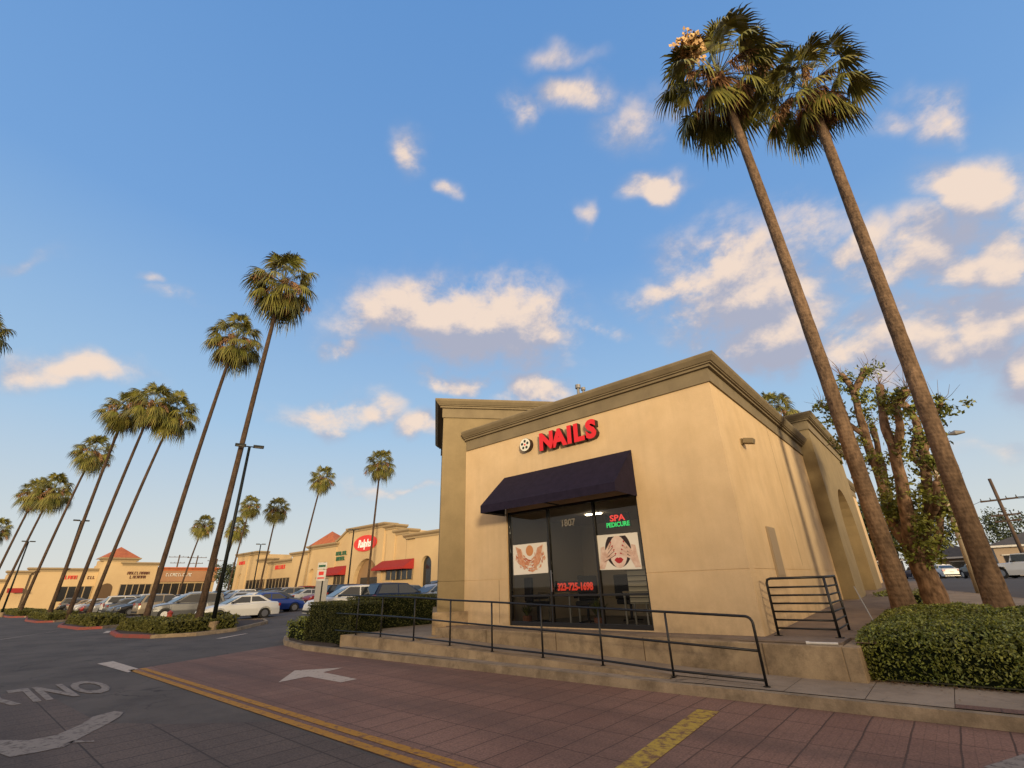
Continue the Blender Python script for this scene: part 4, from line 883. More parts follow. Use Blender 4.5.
for c, r_, n in (((-.45, 16.6, 3.4), .55, 16), ((-.75, 17.2, 3.2), .5, 12), ((-.2, 16.5, 2.7), .45, 10), ((.25, 16.8, 3.9), .4, 10), ((-.7, 17.4, 6.6), .4, 9), ((1.12, 17.4, 6.0), .3, 8), ((-1.35, 17.4, 5.3), .45, 8), ((-1.2, 17.3, 4.7), .35, 6), ((.1, 16.3, 4.9), .4, 8), ((-.1, 16.2, 6.1), .35, 6), ((-.4, 16.7, 2.2), .4, 8), ((.5, 16.9, 4.3), .35, 6), ((-1.5, 17.4, 6.3), .35, 6), ((.75, 17.3, 5.2), .25, 4)):
    for _ in range(n): clumps.append((Vector(c)+Vector((r7.gauss(0, r_*.6), r7.gauss(0, r_*.6), r7.gauss(0, r_*.55))), r7.uniform(.12, .24)))
for c, r_ in clumps:
    leaves(lf, int(16+r_*150), lambda r, c=c, r_=r_: (c.x+r.gauss(0, r_*.6), c.y+r.gauss(0, r_*.6), c.z+r.gauss(0, r_*.55)), .125, r7)
lf.build('leaves', LEAFT, TR)

# ---- distant trees and bushes
def far_tree(x, y, z, h, w, label, seed, trunk=True, n=5000, size=.36):
    r = random.Random(seed); t = thing('broadleaf_tree', label, 'tree', (x, y, z), group='trees in the far background')
    if trunk: mb = MB(); mb.tube([(x, y, z), (x+.1, y, z+h*.3), (x, y, z+h*.6)], [h*.035, h*.028, h*.015], 8); mb.build('trunk', BARK, t)
    mb = MB(); cs = [(x+r.gauss(0, w*.25), y+r.gauss(0, w*.2), z+h*r.uniform(.3 if trunk else .15, .9), r.uniform(.13, .26)*w) for _ in range(16)]
    for cx_, cy_, cz_, rr in cs:
        leaves(mb, n//16, lambda q, cx_=cx_, cy_=cy_, cz_=cz_, rr=rr: tuple(Vector((cx_, cy_, cz_))+Vector((q.gauss(0, 1), q.gauss(0, 1), q.gauss(0, .8))).normalized()*rr*q.uniform(.7, 1.08)), size, r)
    mb.build('crown', LEAFF, t); return t
far_tree(-5.2, 122, 1.1, 10, 11, 'dark green tree behind the parked dark car across the street', 1)
far_tree(-7.6, 36, .9, 6.5, 5.5, 'large dark tree rising beyond the end of the salon side walk', 2)
far_tree(-.6, 104, 1.1, 9, 9, 'round dark tree between the far houses left of the leaning pole', 3)
far_tree(-4.6, 44, 1.1, 5.5, 4.5, 'bushy green tree just behind the end wall of the salon building', 4)
far_tree(7., 97, 1.1, 8., 9, 'dark tree behind the grey-roofed house at the right edge', 5)
far_tree(-113, 39.5, 1.0, 6.6, 7, 'green tree in the gap between the two store buildings', 6)
far_tree(-108, 42, 1.0, 6.0, 5, 'rounded green tree beside the near end of the low stores', 7)
far_tree(-122, 1.5, .1, 5.5, 6, 'green tree at the far left end of the stores', 8)
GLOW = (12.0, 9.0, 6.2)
SUN_E = 5.0
CSHADE = (4.2, 4.35, 5.4)
CLIGHT = (9.3, 7.4, 6.0)
SKYRAMP = [(0, (7.8, 7.6, 7.0)), (0.1, (6.6, 7.2, 7.4)), (0.3, (3.9, 5.9, 8.2)), (0.6, (1.9, 3.9, 7.4)), (1, (1.15, 2.9, 6.4))]
SKYMIX = 0.92
CLOUDS = [
  ((-0.6236, 0.5751, 0.5295), (0.6894, 0.7239, 0.0256), (0.3686, -0.381, 0.8479), 0.2313, 0.1001, 1.0),
  ((-0.6696, 0.5028, 0.5466), (0.6366, 0.7677, 0.0737), (0.3826, -0.3973, 0.8341), 0.1481, 0.0617, 0.8),
  ((-0.5546, 0.6739, 0.4882), (0.7585, 0.6506, -0.0364), (0.3422, -0.3501, 0.872), 0.129, 0.0643, 0.85),
  ((-0.7923, 0.4006, 0.4602), (0.5092, 0.8496, 0.1371), (0.3361, -0.3429, 0.8772), 0.0389, 0.0325, 0.7),
  ((-0.8332, 0.4408, 0.3337), (0.494, 0.8646, 0.0914), (0.2482, -0.241, 0.9382), 0.1032, 0.0409, 0.8),
  ((-0.6842, 0.6047, 0.4077), (0.6696, 0.7424, 0.0224), (0.2891, -0.2883, 0.9129), 0.0909, 0.0238, 0.75),
  ((-0.5769, 0.7119, 0.4004), (0.7654, 0.6423, -0.0393), (0.2852, -0.2838, 0.9155), 0.0823, 0.037, 0.8),
  ((-0.4088, 0.7655, 0.4969), (0.84, 0.5284, -0.123), (0.3568, -0.3671, 0.859), 0.0577, 0.0252, 0.6),
  ((-0.155, 0.8458, 0.5105), (0.903, 0.3309, -0.2739), (0.4006, -0.4185, 0.8151), 0.1417, 0.1145, 1.0),
  ((-0.1213, 0.8909, 0.4377), (0.9249, 0.2615, -0.276), (0.3604, -0.3713, 0.8557), 0.1151, 0.0925, 0.95),
  ((-0.2273, 0.8443, 0.4852), (0.8999, 0.3725, -0.2267), (0.3722, -0.3851, 0.8445), 0.0889, 0.0626, 0.85),
  ((-0.2849, 0.8009, 0.5267), (0.8759, 0.4407, -0.1964), (0.3894, -0.4054, 0.8271), 0.0758, 0.032, 0.6),
  ((-0.2811, 0.4997, 0.8194), (0.7799, 0.6164, -0.1084), (0.5592, -0.6085, 0.563), 0.0654, 0.0307, 0.75),
  ((-0.3534, 0.4566, 0.8165), (0.7541, 0.6555, -0.0402), (0.5535, -0.6015, 0.576), 0.041, 0.0345, 0.45),
  ((-0.529, 0.3525, 0.772), (0.6627, 0.7398, 0.1162), (0.5302, -0.573, 0.6249), 0.0281, 0.043, 0.55),
  ((-0.5243, 0.4298, 0.7351), (0.6871, 0.7235, 0.0671), (0.503, -0.5402, 0.6747), 0.0236, 0.0269, 0.55),
  ((-0.1999, 0.6983, 0.6873), (0.8447, 0.4784, -0.2403), (0.4966, -0.5325, 0.6854), 0.0576, 0.0299, 0.75),
  ((-0.9441, 0.0402, 0.3272), (0.1351, 0.9525, 0.2729), (0.3007, -0.3018, 0.9047), 0.0811, 0.0268, 0.9),
  ((-0.8726, 0.1306, 0.4707), (0.2979, 0.906, 0.3008), (0.3871, -0.4027, 0.8294), 0.0562, 0.0207, 0.5),
  ((-0.8742, 0.0859, 0.4778), (0.271, 0.9029, 0.3335), (0.4028, -0.4211, 0.8127), 0.019, 0.0133, 0.55),
  ((0.1694, 0.7701, 0.615), (0.8203, 0.2358, -0.5211), (0.5463, -0.5928, 0.5917), 0.0295, 0.0402, 0.65),
  ((0.1293, 0.773, 0.621), (0.8337, 0.2543, -0.4902), (0.5368, -0.5812, 0.6116), 0.0245, 0.0198, 0.5),
  ((0.1788, 0.8355, 0.5196), (0.8494, 0.1355, -0.5101), (0.4966, -0.5325, 0.6854), 0.0572, 0.0504, 0.9),
  ((0.1895, 0.8825, 0.4304), (0.8765, 0.0455, -0.4792), (0.4425, -0.468, 0.7649), 0.0667, 0.0637, 0.9),
  ((0.0988, 0.8854, 0.4543), (0.8987, 0.1166, -0.4228), (0.4273, -0.4501, 0.7841), 0.0953, 0.0592, 0.85),
  ((0.153, 0.9257, 0.3459), (0.9178, -0.0034, -0.397), (0.3663, -0.3783, 0.8502), 0.0679, 0.0741, 1.0),
  ((0.0823, 0.9356, 0.3434), (0.936, 0.0457, -0.349), (0.3422, -0.3501, 0.872), 0.0973, 0.0716, 0.85),
  ((0.0416, 0.8628, 0.5038), (0.8958, 0.1911, -0.4013), (0.4425, -0.468, 0.7649), 0.0525, 0.0359, 0.7),
  ((0.248, 0.8509, 0.4631), (0.8367, 0.0528, -0.5451), (0.4883, -0.5226, 0.6989), 0.0523, 0.0777, 0.8),
  ((-0.8078, 0.5572, 0.1924), (0.5707, 0.8209, 0.019), (0.1473, -0.1251, 0.9811), 0.1231, 0.0101, 0.42),
  ((0.0897, 0.9828, 0.1614), (0.9773, -0.0557, -0.2042), (0.1917, -0.176, 0.9655), 0.0595, 0.0135, 0.35),
  ((-0.3261, 0.6495, 0.6869), (0.8145, 0.5618, -0.1445), (0.4798, -0.5124, 0.7123), 0.0237, 0.0187, 0.45),
  ((-0.1888, 0.6011, 0.7765), (0.816, 0.536, -0.2165), (0.5463, -0.5928, 0.5917), 0.0871, 0.0544, 0.38),
  ((-0.012, 0.9395, 0.3423), (0.9482, 0.1193, -0.2943), (0.3173, -0.3211, 0.8923), 0.0779, 0.0518, 0.75),
  ((-0.2582, 0.4564, 0.8515), (0.7736, 0.6257, -0.1008), (0.5787, -0.6326, 0.5146), 0.0701, 0.02, 0.3),
  ((-0.0259, 0.8251, 0.5644), (0.8866, 0.2797, -0.3683), (0.4617, -0.4909, 0.7388), 0.0728, 0.0504, 0.5),
  ((0.1918, 0.951, 0.2427), (0.9371, -0.104, -0.3333), (0.2917, -0.2913, 0.9111), 0.0506, 0.0698, 0.9),
  ((-0.8875, -0.0631, 0.4565), (0.1591, 0.8877, 0.4321), (0.4325, -0.4561, 0.7778), 0.0649, 0.01, 0.22),
  ((-0.8491, 0.3926, 0.3533), (0.4566, 0.8819, 0.1174), (0.2655, -0.261, 0.9281), 0.0376, 0.0201, 0.5),
  ((-0.7618, 0.5637, 0.3193), (0.6048, 0.7954, 0.0386), (0.2322, -0.2225, 0.9469), 0.0737, 0.0212, 0.6),
]
# ================================================================== PARKED CARS
CP = {}
def paint(nm, c, metal=.2, rough=.3):
    if nm not in CP: CP[nm] = mat('car_'+nm, c, rough, metal=metal, spec=.6)
    return CP[nm]
CARCOL = dict(white=(.62, .62, .60), silver=(.36, .37, .38), grey=(.12, .125, .13), black=(.012, .012, .014), blue=(.012, .04, .22), navy=(.015, .025, .06), red=(.22, .015, .015), tan=(.30, .25, .18))
CGL = mat('car_glass', (.018, .022, .026), .08, spec=.8); TYRE = mat('tyre_rubber', (.015, .015, .015), .85); RIM = mat('alloy_rim', (.30, .30, .31), .35, metal=.8)
HL = mat('headlight_glass', (.55, .55, .52), .15); TL = mat('taillight_red', (.25, .01, .01), .3); PLT = mat('licence_plate', (.55, .55, .52), .5); TRIM = mat('car_trim', (.02, .02, .02), .6)
SH = {  # length, half width, wheel r, wheelbase(f, r), lower-body top line, greenhouse (rear base, rear roof, front roof, front base), roof z
 'sedan': dict(L=4.65, hw=.90, wr=.325, wx=(1.38, -1.33), line=[(-2.30, .60), (-2.26, .88), (-2.1, .99), (-1.5, 1.02), (-.8, .98), (.3, .94), (.95, .95), (1.6, .86), (2.1, .74), (2.28, .60), (2.33, .45)], gh=(-1.75, -1.0, .15, 1.02), rz=1.44),
 'suv': dict(L=4.6, hw=.94, wr=.36, wx=(1.38, -1.35), line=[(-2.28, .62), (-2.25, .95), (-2.15, 1.08), (-1.5, 1.12), (-.8, 1.08), (.3, 1.05), (.95, 1.07), (1.6, 1.0), (2.08, .9), (2.26, .72), (2.31, .5)], gh=(-2.2, -1.85, .05, 1.05), rz=1.70),
 'hatchback': dict(L=4.1, hw=.87, wr=.31, wx=(1.25, -1.22), line=[(-2.03, .60), (-2.0, .92), (-1.9, 1.02), (-1.3, 1.03), (-.7, .99), (.3, .95), (.95, .96), (1.5, .87), (1.85, .76), (2.02, .62), (2.07, .45)], gh=(-1.92, -1.45, .1, 1.08), rz=1.50),
 'jeep': dict(L=4.3, hw=.90, wr=.42, wx=(1.35, -1.3), line=[(-2.1, .70), (-2.09, 1.15), (-2.05, 1.2), (-1.5, 1.2), (-.8, 1.2), (.3, 1.18), (.7, 1.18), (1.4, 1.14), (1.9, 1.10), (2.08, 1.05), (2.1, .6)], gh=(-2.06, -2.02, .35, .68), rz=1.85)}
def make_car(kind):
    d = SH[kind]; o = thing('parked_car', 'x', 'car', (0, 0, -50)); hw, wr = d['hw'], d['wr']; line = d['line']
    def topz(x):
        for (a, za), (b, zb) in zip(line, line[1:]):
            if x <= b: return za+(zb-za)*max(0, (x-a))/(b-a)
        return line[-1][1]
    xs_ = sorted(set([p[0] for p in line]+[w+e for w in d['wx'] for e in (-.42, -.38, -.3, -.15, 0, .15, .3, .38, .42)]))
    vs = []; fs = []
    for x in xs_:
        zt = topz(x); zb = .24
        for w in d['wx']:
            if abs(x-w) < .40: zb = max(zb, wr+math.sqrt(max(0, (wr+.07)**2-(x-w)**2)))
        e = abs(x)/(d['L']/2); h = hw*(1-.10*max(0, e-.72)/.28-.06*max(0, e-.95)/.05)
        zb = min(zb, zt-.06); zm = max(zb+.01, min(zt-.2, .66)); 
        half = [(0, .24), (h*.72, .24), (h*.93, zb), (h, max(zb+.01, zm*.75+.1) if zb < .3 else zb+.015), (h*1.0, max(zm, zb+.02)), (h*.955, zt-.05), (h*.86, zt), (0, zt+.025)]
        ring = [(x, y, z) for y, z in half]+[(x, -y, z) for y, z in reversed(half[1:-1])]
        vs += ring
    n = len(ring)
    for i in range(len(xs_)-1):
        for q in range(n): fs.append((i*n+q, i*n+(q+1) % n, (i+1)*n+(q+1) % n, (i+1)*n+q))
    fs += [tuple(range(n))[::-1], tuple((len(xs_)-1)*n+q for q in range(n))]
    mb = MB(); mb.add(vs, fs)
    rb, rr, fr, fb = d['gh']; zr = d['rz']; wb, wt = hw*.87, hw*(.70 if kind != 'jeep' else .82)
    zrb, zfb = topz(rb), topz(fb)
    roof = [(rr, wt, zr-.02), ((rr+fr)/2, wt, zr), (fr, wt, zr-.03)]
    B = [(rb, wb*.95, zrb-.02), (fb, wb*.95, zfb-.02)]
    bv = [B[0], B[1], roof[2], roof[1], roof[0]]; k = len(mb.v); mid = [((rr+fr)/2, 0, zr+.04), (fr, 0, zr), (rr, 0, zr+.01)]
    L5 = [(x, y, z) for x, y, z in bv]; R5 = [(x, -y, z) for x, y, z in bv]
    mb.add(L5+R5+mid, [(0, 1, 2, 3, 4), (9, 8, 7, 6, 5), (1, 6, 7, 11, 2), (3, 2, 11, 10), (11, 7, 8, 10), (4, 3, 10, 12), (10, 8, 9, 12), (0, 4, 12, 9, 5)])
    mb.build('body', TRIM, o, world=False)
    # glass, set proud
    def lerp(a, b, t): return tuple(a[i]+(b[i]-a[i])*t for i in range(3))
    e = .008
    mb = MB(); a, b_, c, dd = (B[1][0], -wb*.88, zfb+.02), (B[1][0], wb*.88, zfb+.02), (fr+.02, wt*.93, zr-.07), (fr+.02, -wt*.93, zr-.07)
    mb.poly([(p[0]+.022, p[1], p[2]+.012) for p in (a, b_, c, dd)]); mb.build('windshield', CGL, o, world=False)
    mb = MB(); a, b_, c, dd = (rb, -wb*.85, zrb+.05), (rb, wb*.85, zrb+.05), (rr-.02, wt*.9, zr-.08), (rr-.02, -wt*.9, zr-.08)
    mb.poly([(p[0]-.022, p[1], p[2]+.014) for p in (b_, a, dd, c)]); mb.build('rear_window', CGL, o, world=False)
    for s in (1, -1):
        pm = (rb+fb)/2-.05
        def side(x0b, x0t, x1b, x1t):
            zb0 = .06+max(topz(x0b), topz(x1b))-.03; mb = MB()
            pts = [(x0b, zb0, 0), (x1b, zb0, 0), (x1t, zr-.09, 1), (x0t, zr-.09, 1)]; q = []
            for x, z, t in pts:
                f = (z-(zfb-.02))/((zr-.02)-(zfb-.02)); q.append((x, s*(wb*.95+(wt-wb*.95)*f+.012), z))
            if s < 0: q = q[::-1]
            mb.poly(q[::-1]); mb.build('side_window', CGL, o, world=False)
        side(pm+.05, pm+.05, fb-.22, fr+.02)
        side(rb+.33 if kind == 'sedan' else rb+.22, rr+.12, pm-.03, pm-.03)
        mb = MB(); mb.box(fb-.35, fb-.22, *(sorted((s*hw*.93, s*(hw*.93+.17)))), topz(fb)+.02, topz(fb)+.14); bevel(mb.build('mirror', TRIM, o, world=False), .02)
        mb = MB(); x1 = d['L']/2-.10; mb.obox((x1-.14, s*hw*.62, .60*zr/1.45), (.06, s*.24*0, 0), (0, s*hw*.28, 0), (0, 0, .13)); mb2 = bevel(mb.build('headlight', HL, o, world=False), .02)
        mb = MB(); mb.obox((-d['L']/2+.02, s*hw*.60, .74*zr/1.45), (.12, 0, 0), (0, s*hw*.335, 0), (0, 0, .17)); bevel(mb.build('taillight', TL, o, world=False), .02)
        for w in d['wx']:
            mb = MB(); mb.tube([(w, s*(hw-.24), wr), (w, s*(hw-.02), wr)], [wr, wr], 20); wh = bevel(mb.build('tyre', TYRE, o, world=False), .02)
            wh.name = 'wheel'
            mb = MB(); mb.tube([(w, s*(hw-.1), wr), (w, s*(hw-.010), wr)], [wr*.66, wr*.62], 14); mb.build('rim', RIM, wh, world=False)
    mb = MB(); mb.box(-d['L']/2+.0, -d['L']/2+.03, -.16, .16, .62*zr/1.45, .72*zr/1.45); mb.build('licence_plate', PLT, o, world=False)
    mb = MB(); mb.box(-d['L']/2-.02, -d['L']/2+.16, -hw*.82, hw*.82, .30, .44); mb.box(d['L']/2-.14, d['L']/2+.03, -hw*.8, hw*.8, .28, .40); mb.build('bumper', TRIM, o, world=False)
    if kind == 'jeep':
        mb = MB(); mb.tube([(-2.12, 0, 1.0), (-2.34, 0, 1.0)], .40, 18); mb.build('spare_wheel', TYRE, o, world=False)
        mb = MB(); mb.box(1.0, 1.8, -1.02, -.86, .82, .88); mb.box(1.0, 1.8, .86, 1.02, .82, .88); mb.box(-1.7, -.9, -1.02, -.86, .82, .88); mb.box(-1.7, -.9, .86, 1.02, .82, .88); mb.build('fender_flare', TRIM, o, world=False)
    return o
def kids(o):
    for c in o.children: yield c; yield from kids(c)
protos = {k: make_car(k) for k in SH}; used = set()
def car(kind, colr, x, y, head, label, group, z=None):
    o = protos[kind]
    if kind in used: o = copy_tree(o)
    used.add(kind); o.location = (x, y, g(y) if z is None else z); o.rotation_euler = (0, 0, R_(90-head)); o['label'] = label
    if group: o['group'] = group
    bpy.context.view_layer.update()
    for c in o.children:
        if c.name.startswith('body'):
            c.material_slots[0].link = 'OBJECT'; c.material_slots[0].material = paint(colr, CARCOL[colr], 0. if colr == 'white' else .3)
    return o
GC = 'cars parked in the lot in front of the stores'
car('sedan', 'white', -35.6, 13.2, 182, 'white four-door sedan parked nearest, just behind the first island hedge', GC)
car('sedan', 'blue', -40.2, 17.3, 5, 'bright blue sedan parked behind the nearest white sedan', GC)
car('suv', 'white', -28.9, 16.9, 190, 'white crossover rising behind the square-cut hedge', GC)
car('suv', 'navy', -26.9, 19.6, 6, 'dark blue wagon right of the white crossover behind the hedge', GC)
car('hatchback', 'silver', -27.9, 23.0, 176, 'silver hatchback showing beside the salon entrance tower', GC)
car('suv', 'grey', -42.6, 12.4, 200, 'dark grey suv nosed up to the second island between two palm trunks', GC)
r3 = random.Random(77); kinds = ['sedan', 'sedan', 'suv', 'hatchback', 'suv']; cols = ['white', 'silver', 'grey', 'black', 'navy', 'silver', 'white', 'grey', 'red', 'black', 'navy', 'tan']
def row(y, x0, step, n, rname, heads, skip=()):
    k = 0
    for i in range(n):
        if i in skip: continue
        kd, cc = r3.choice(kinds), cols[(i*5+int(y)) % 12]; hd = heads[r3.random() < .3]+r3.uniform(-3, 3)
        wd = dict(grey='dark grey', navy='dark blue', red='dark red', tan='beige').get(cc, cc)
        car(kd, cc, x0-step*i+r3.uniform(-.15, .15), y+r3.uniform(-.3, .3), hd, f'{wd} {kd}, {ORD[k]} car from the right in {rname}', GC); k += 1
row(13.4, -46.6, 2.85, 18, 'the row just behind the palm islands', (180, 0), (3, 9))
row(19.0, -43.6, 2.85, 16, 'the second row of the parking lot', (0, 180), (5,))
row(26.2, -31.2, 2.9, 18, 'the third row of the parking lot', (180, 0), (2, 8))
row(31.0, -46., 3.0, 13, 'the row nearest the store fronts', (0, 180), (4,))
GS = 'vehicles parked across the street'
car('jeep', 'white', 4.7, 57.0, -62, 'white boxy off-road vehicle parked at the right edge across the street', GS, 1.06)['category'] = 'off-road car'
car('sedan', 'white', -.8, 74, -24, 'white sedan across the street, framed between the bark tree and the pale pole', GS, 1.06)
car('suv', 'black', 2.2, 66, -20, 'dark suv across the street half hidden by the pale leaning pole', GS, 1.06)
car('sedan', 'navy', -3.3, 82, -20, 'dark blue sedan across the street left of the bark tree', GS, 1.06)

# ================================================================== STORES
YF = 38.
def yb(mb, x0, x1, z0, z1, d0=0., d1=6.): mb.box(x0, x1, YF-d0, YF+d1, z0, z1)      # block on the south-facing line, d0 proud
def arch_block(mb, lo, hi, z0, zt, a0_, a1_, zs, f, depth=.8, n=12):
    """block with an arched opening; f(s, d, z) -> point (d = depth behind the face)"""
    def q(s0, s1, z0_, z1_): 
        mb.obox(f(s0, 0, z0_), Vector(f(s1, 0, z0_))-Vector(f(s0, 0, z0_)), Vector(f(s0, depth, z0_))-Vector(f(s0, 0, z0_)), (0, 0, z1_-z0_))
    q(lo, a0_, z0, zt); q(a1_, hi, z0, zt); r = (a1_-a0_)/2; c = (a0_+a1_)/2
    P_ = [(c-r*math.cos(PI*i/n), zs+r*math.sin(PI*i/n)) for i in range(n+1)]
    for (s0, z0_), (s1, z1_) in zip(P_, P_[1:]):
        mb.ext([f(s0, 0, z0_), f(s1, 0, z1_), f(s1, 0, zt), f(s0, 0, zt)], Vector(f(s0, depth, 0))-Vector(f(s0, 0, 0)))
fy = lambda proud: (lambda s, d, z: (s, YF-proud+d, z))
mprof = [(-.3, .0), (.45, .0), (.45, -.18), (.30, -.32), (.12, -.40), (.12, -.62), (-.1, -.62)]
def trim(x0, x1, z, proud, parent, m=MALLD):
    mb = MB(); cornice(mb, [(x0, YF+1.5), (x0, YF-proud), (x1, YF-proud), (x1, YF+1.5)], [(o, z+zz) for o, zz in mprof]); mb.build('cornice', m, parent)
def window_strip(x0, x1, z0, z1, proud, parent, n=4):
    mb = MB(); mb.box(x0, x1, YF-proud-.03, YF-proud-.005, z0, z1); w = mb.build('window', DARKW, parent)
    mb = MB(); s = (x1-x0)/n
    mb.box(x0-.06, x1+.06, YF-proud-.075, YF-proud-.031, z1, z1+.08)
    for i in range(n+1): mb.box(x0+s*i-.06, x0+s*i+.06, YF-proud-.08, YF-proud-.031, z0, z1+.001)
    mb.build('frame', MALLD, w)
def red_awning(x0, x1, z0, z1, proud, parent, out=1.2):
    mb = MB(); a, b = YF-proud-.02, YF-proud-out
    mb.poly([(x0, b, z0), (x1, b, z0), (x1, a, z1), (x0, a, z1)]); mb.poly([(x0, b, z0-.25), (x1, b, z0-.25), (x1, b, z0), (x0, b, z0)])
    mb.poly([(x0, b, z0-.25), (x0, b, z0), (x0, a, z1), (x0, a, z0-.25)]); mb.poly([(x1, b, z0-.25), (x1, a, z0-.25), (x1, a, z1), (x1, b, z0)]); mb.build('awning', REDAW, parent)
zg = .9
SM = thing('supermarket_building', 'large yellow stucco supermarket with arched entrance, stepped parapet and red awnings', 'building', (-58, 38, zg))
mb = MB(); arch_block(mb, -65.1, -56.3, zg, 9.6, -62.9, -57.0, 2.75, fy(.4), .6); mb.build('entrance_block', MALLS, SM); trim(-65.2, -56.2, 10.15, .4, SM)
mb = MB(); mb.box(-62.9, -57.0, YF+.25, YF+.3, zg, 6); mb.build('recess', mat('mall_recess', (.26, .16, .08), .9), SM)
mb = MB(); mb.box(-62.0, -57.8, YF+.18, YF+.22, zg, 3.3); mb.build('door', DARKW, SM)
mb = MB(); yb(mb, -56.3, -54.0, zg, 9.2, .2); mb.build('step_block', MALLS, SM); trim(-56.1, -53.9, 9.72, .2, SM)
mb = MB(); yb(mb, -54.0, -49.5, zg, 8.3, 0.); mb.build('wing', MALLS, SM); trim(-53.9, -51.2, 8.9, 0.05, SM)
mb = MB(); arch_block(mb, -49.5, -30, zg, 7.7, -48.05, -46.1, 4.35, fy(.3), .6); yb(mb, -51.2, -30, 7.0, 7.9, -.35); mb.build('wing', MALLS, SM); trim(-51.2, -30, 8.15, .3, SM)
mb = MB(); mb.box(-48.05, -46.1, YF+.1, YF+.15, 1.8, 5.5); mb.build('arched_window', DARKW, SM)
for x in (-55.9, -54.0, -51.6):
    mb = MB(); mb.box(x-.04, x+.04, YF-.22 if x < -54 else YF-.01, YF-.1 if x < -54 else YF+.1, 4.9, 8.6); mb.build('joint', MALLD, SM)
window_strip(-55.2, -49.6, 2.8, 4.0, .31, SM, 5); red_awning(-56.3, -49.4, 4.2, 5.15, .32, SM, 1.6)
mb = MB(); yb(mb, -72.0, -65.1, zg, 8.6, .2)
NP_ = 10
for i in range(NP_):      # swept parapet rising to the entrance block
    a, b = i/NP_, (i+1)/NP_; h0 = 8.6+1.5*(a*a*(3-2*a)); h1 = 8.6+1.5*(b*b*(3-2*b)); mb.ext([(-69.5+4.4*a, YF-.2, 8.6), (-69.5+4.4*b, YF-.2, 8.6), (-69.5+4.4*b, YF-.2, h1), (-69.5+4.4*a, YF-.2, h0+.001)], (0, .8, 0))
mb.build('wing', MALLS, SM)
mb = MB()
for i in range(NP_):
    a, b = i/NP_, (i+1)/NP_; h0 = 8.6+1.5*(a*a*(3-2*a)); h1 = 8.6+1.5*(b*b*(3-2*b)); mb.ext([(-69.5+4.4*a, YF-.45, h0-.15), (-69.5+4.4*b, YF-.45, h1-.15), (-69.5+4.4*b, YF-.45, h1+.12), (-69.5+4.4*a, YF-.45, h0+.12)], (0, 1.1, 0))
mb.build('cornice', MALLD, SM)
window_strip(-69.9, -65.4, 2.4, 3.9, .21, SM, 4); red_awning(-70.3, -65.2, 4.05, 5.05, .22, SM, 1.3)
def hip(x0, x1, y0, y1, ze, zt, parent):
    cx_, cy_ = (x0+x1)/2, (y0+y1)/2; mb = MB()
    mb.add([(x0, y0, ze), (x1, y0, ze), (x1, y1, ze), (x0, y1, ze), (cx_, cy_, zt)], [(0, 1, 4), (1, 2, 4), (2, 3, 4), (3, 0, 4), (3, 2, 1, 0)]); mb.build('tile_roof', ROOFT, parent)
TB = thing('shop_building', 'shop block with a red tiled pyramid roof and arched niche, touching the supermarket', 'building', (-73, 38, zg), group='shop buildings in the strip mall')
mb = MB(); arch_block(mb, -77.0, -68.6, zg, 8.0, -76.2, -74.5, 4.2, fy(.35), .5); yb(mb, -77, -68.6, zg, 7.99, -.16); mb.build('tower_wall', MALLS, TB); trim(-77.1, -68.5, 8.5, .35, TB); hip(-77.1, -68.6, YF-.7, YF+2.6, 8.45, 10.55, TB)
SB = thing('shop_building', 'low cream shop with flat parapet and dark window strip, middle of the mall', 'building', (-84, 38, zg), group='shop buildings in the strip mall')
mb = MB(); yb(mb, -82.4, -77.0, zg, 7.4, .5); yb(mb, -92.5, -82.4, zg, 6.5, 0.); mb.build('wall', MALLS, SB); trim(-82.5, -77.2, 7.85, .5, SB); trim(-92.5, -82.6, 7.0, 0., SB); window_strip(-92.3, -83.3, 1.4, 4.0, .01, SB, 7)
CB = thing('shop_building', 'tall-ended stucco shop with a small arched opening, left end of the supermarket row', 'building', (-99, 38, zg), group='shop buildings in the strip mall')
mb = MB(); arch_block(mb, -106.8, -101.3, zg, 8.6, -104.9, -102.6, 4.2, fy(.45), .6); yb(mb, -106.8, -97.0, zg, 8.59, .3); yb(mb, -97.0, -92.5, zg, 7.2, .1); mb.build('wall', MALLS, CB); trim(-106.9, -97.0, 9.1, .45, CB); trim(-97.0, -92.4, 7.6, .1, CB); window_strip(-100.5, -92.8, 1.4, 4.0, .32, CB, 5)
# west stores facing +X
XF = -115.
def xb(mb, y0, y1, z0, z1, proud=0., dep=6.): mb.box(XF-dep, XF+proud, y0, y1, z0, z1)
def xtrim(y0, y1, z, proud, parent, m=MALLD):
    mb = MB(); cornice(mb, [(XF-1.5, y0), (XF+proud, y0), (XF+proud, y1), (XF-1.5, y1)], [(o, z+zz) for o, zz in mprof]); mb.build('cornice', m, parent)
def xwin(y0, y1, z0, z1, proud, parent, n=4):
    mb = MB(); mb.box(XF+proud+.005, XF+proud+.04, y0, y1, z0, z1); w = mb.build('window', DARKW, parent); mb = MB(); s = (y1-y0)/n
    mb.box(XF+proud+.041, XF+proud+.085, y0-.07, y1+.07, z1, z1+.08)
    for i in range(n+1): mb.box(XF+proud+.041, XF+proud+.09, y0+s*i-.07, y0+s*i+.07, z0, z1+.001)
    mb.build('frame', MALLD, w)
WA = thing('shop_building', 'orange-brown low shop with white script sign, far corner of the mall', 'building', (XF, 31, .7), group='shop buildings in the strip mall')
mb = MB(); xb(mb, 26.2, 37.0, 4.3, 6.6); mb.build('fascia', MALLO, WA); mb = MB(); xb(mb, 26.2, 37., .6, 4.3, -.6); mb.build('wall', MALLS, WA); xtrim(26.2, 37.0, 6.95, 0, WA, ROOFT); xwin(26.8, 36.2, 1.6, 4.0, -.6, WA, 7)
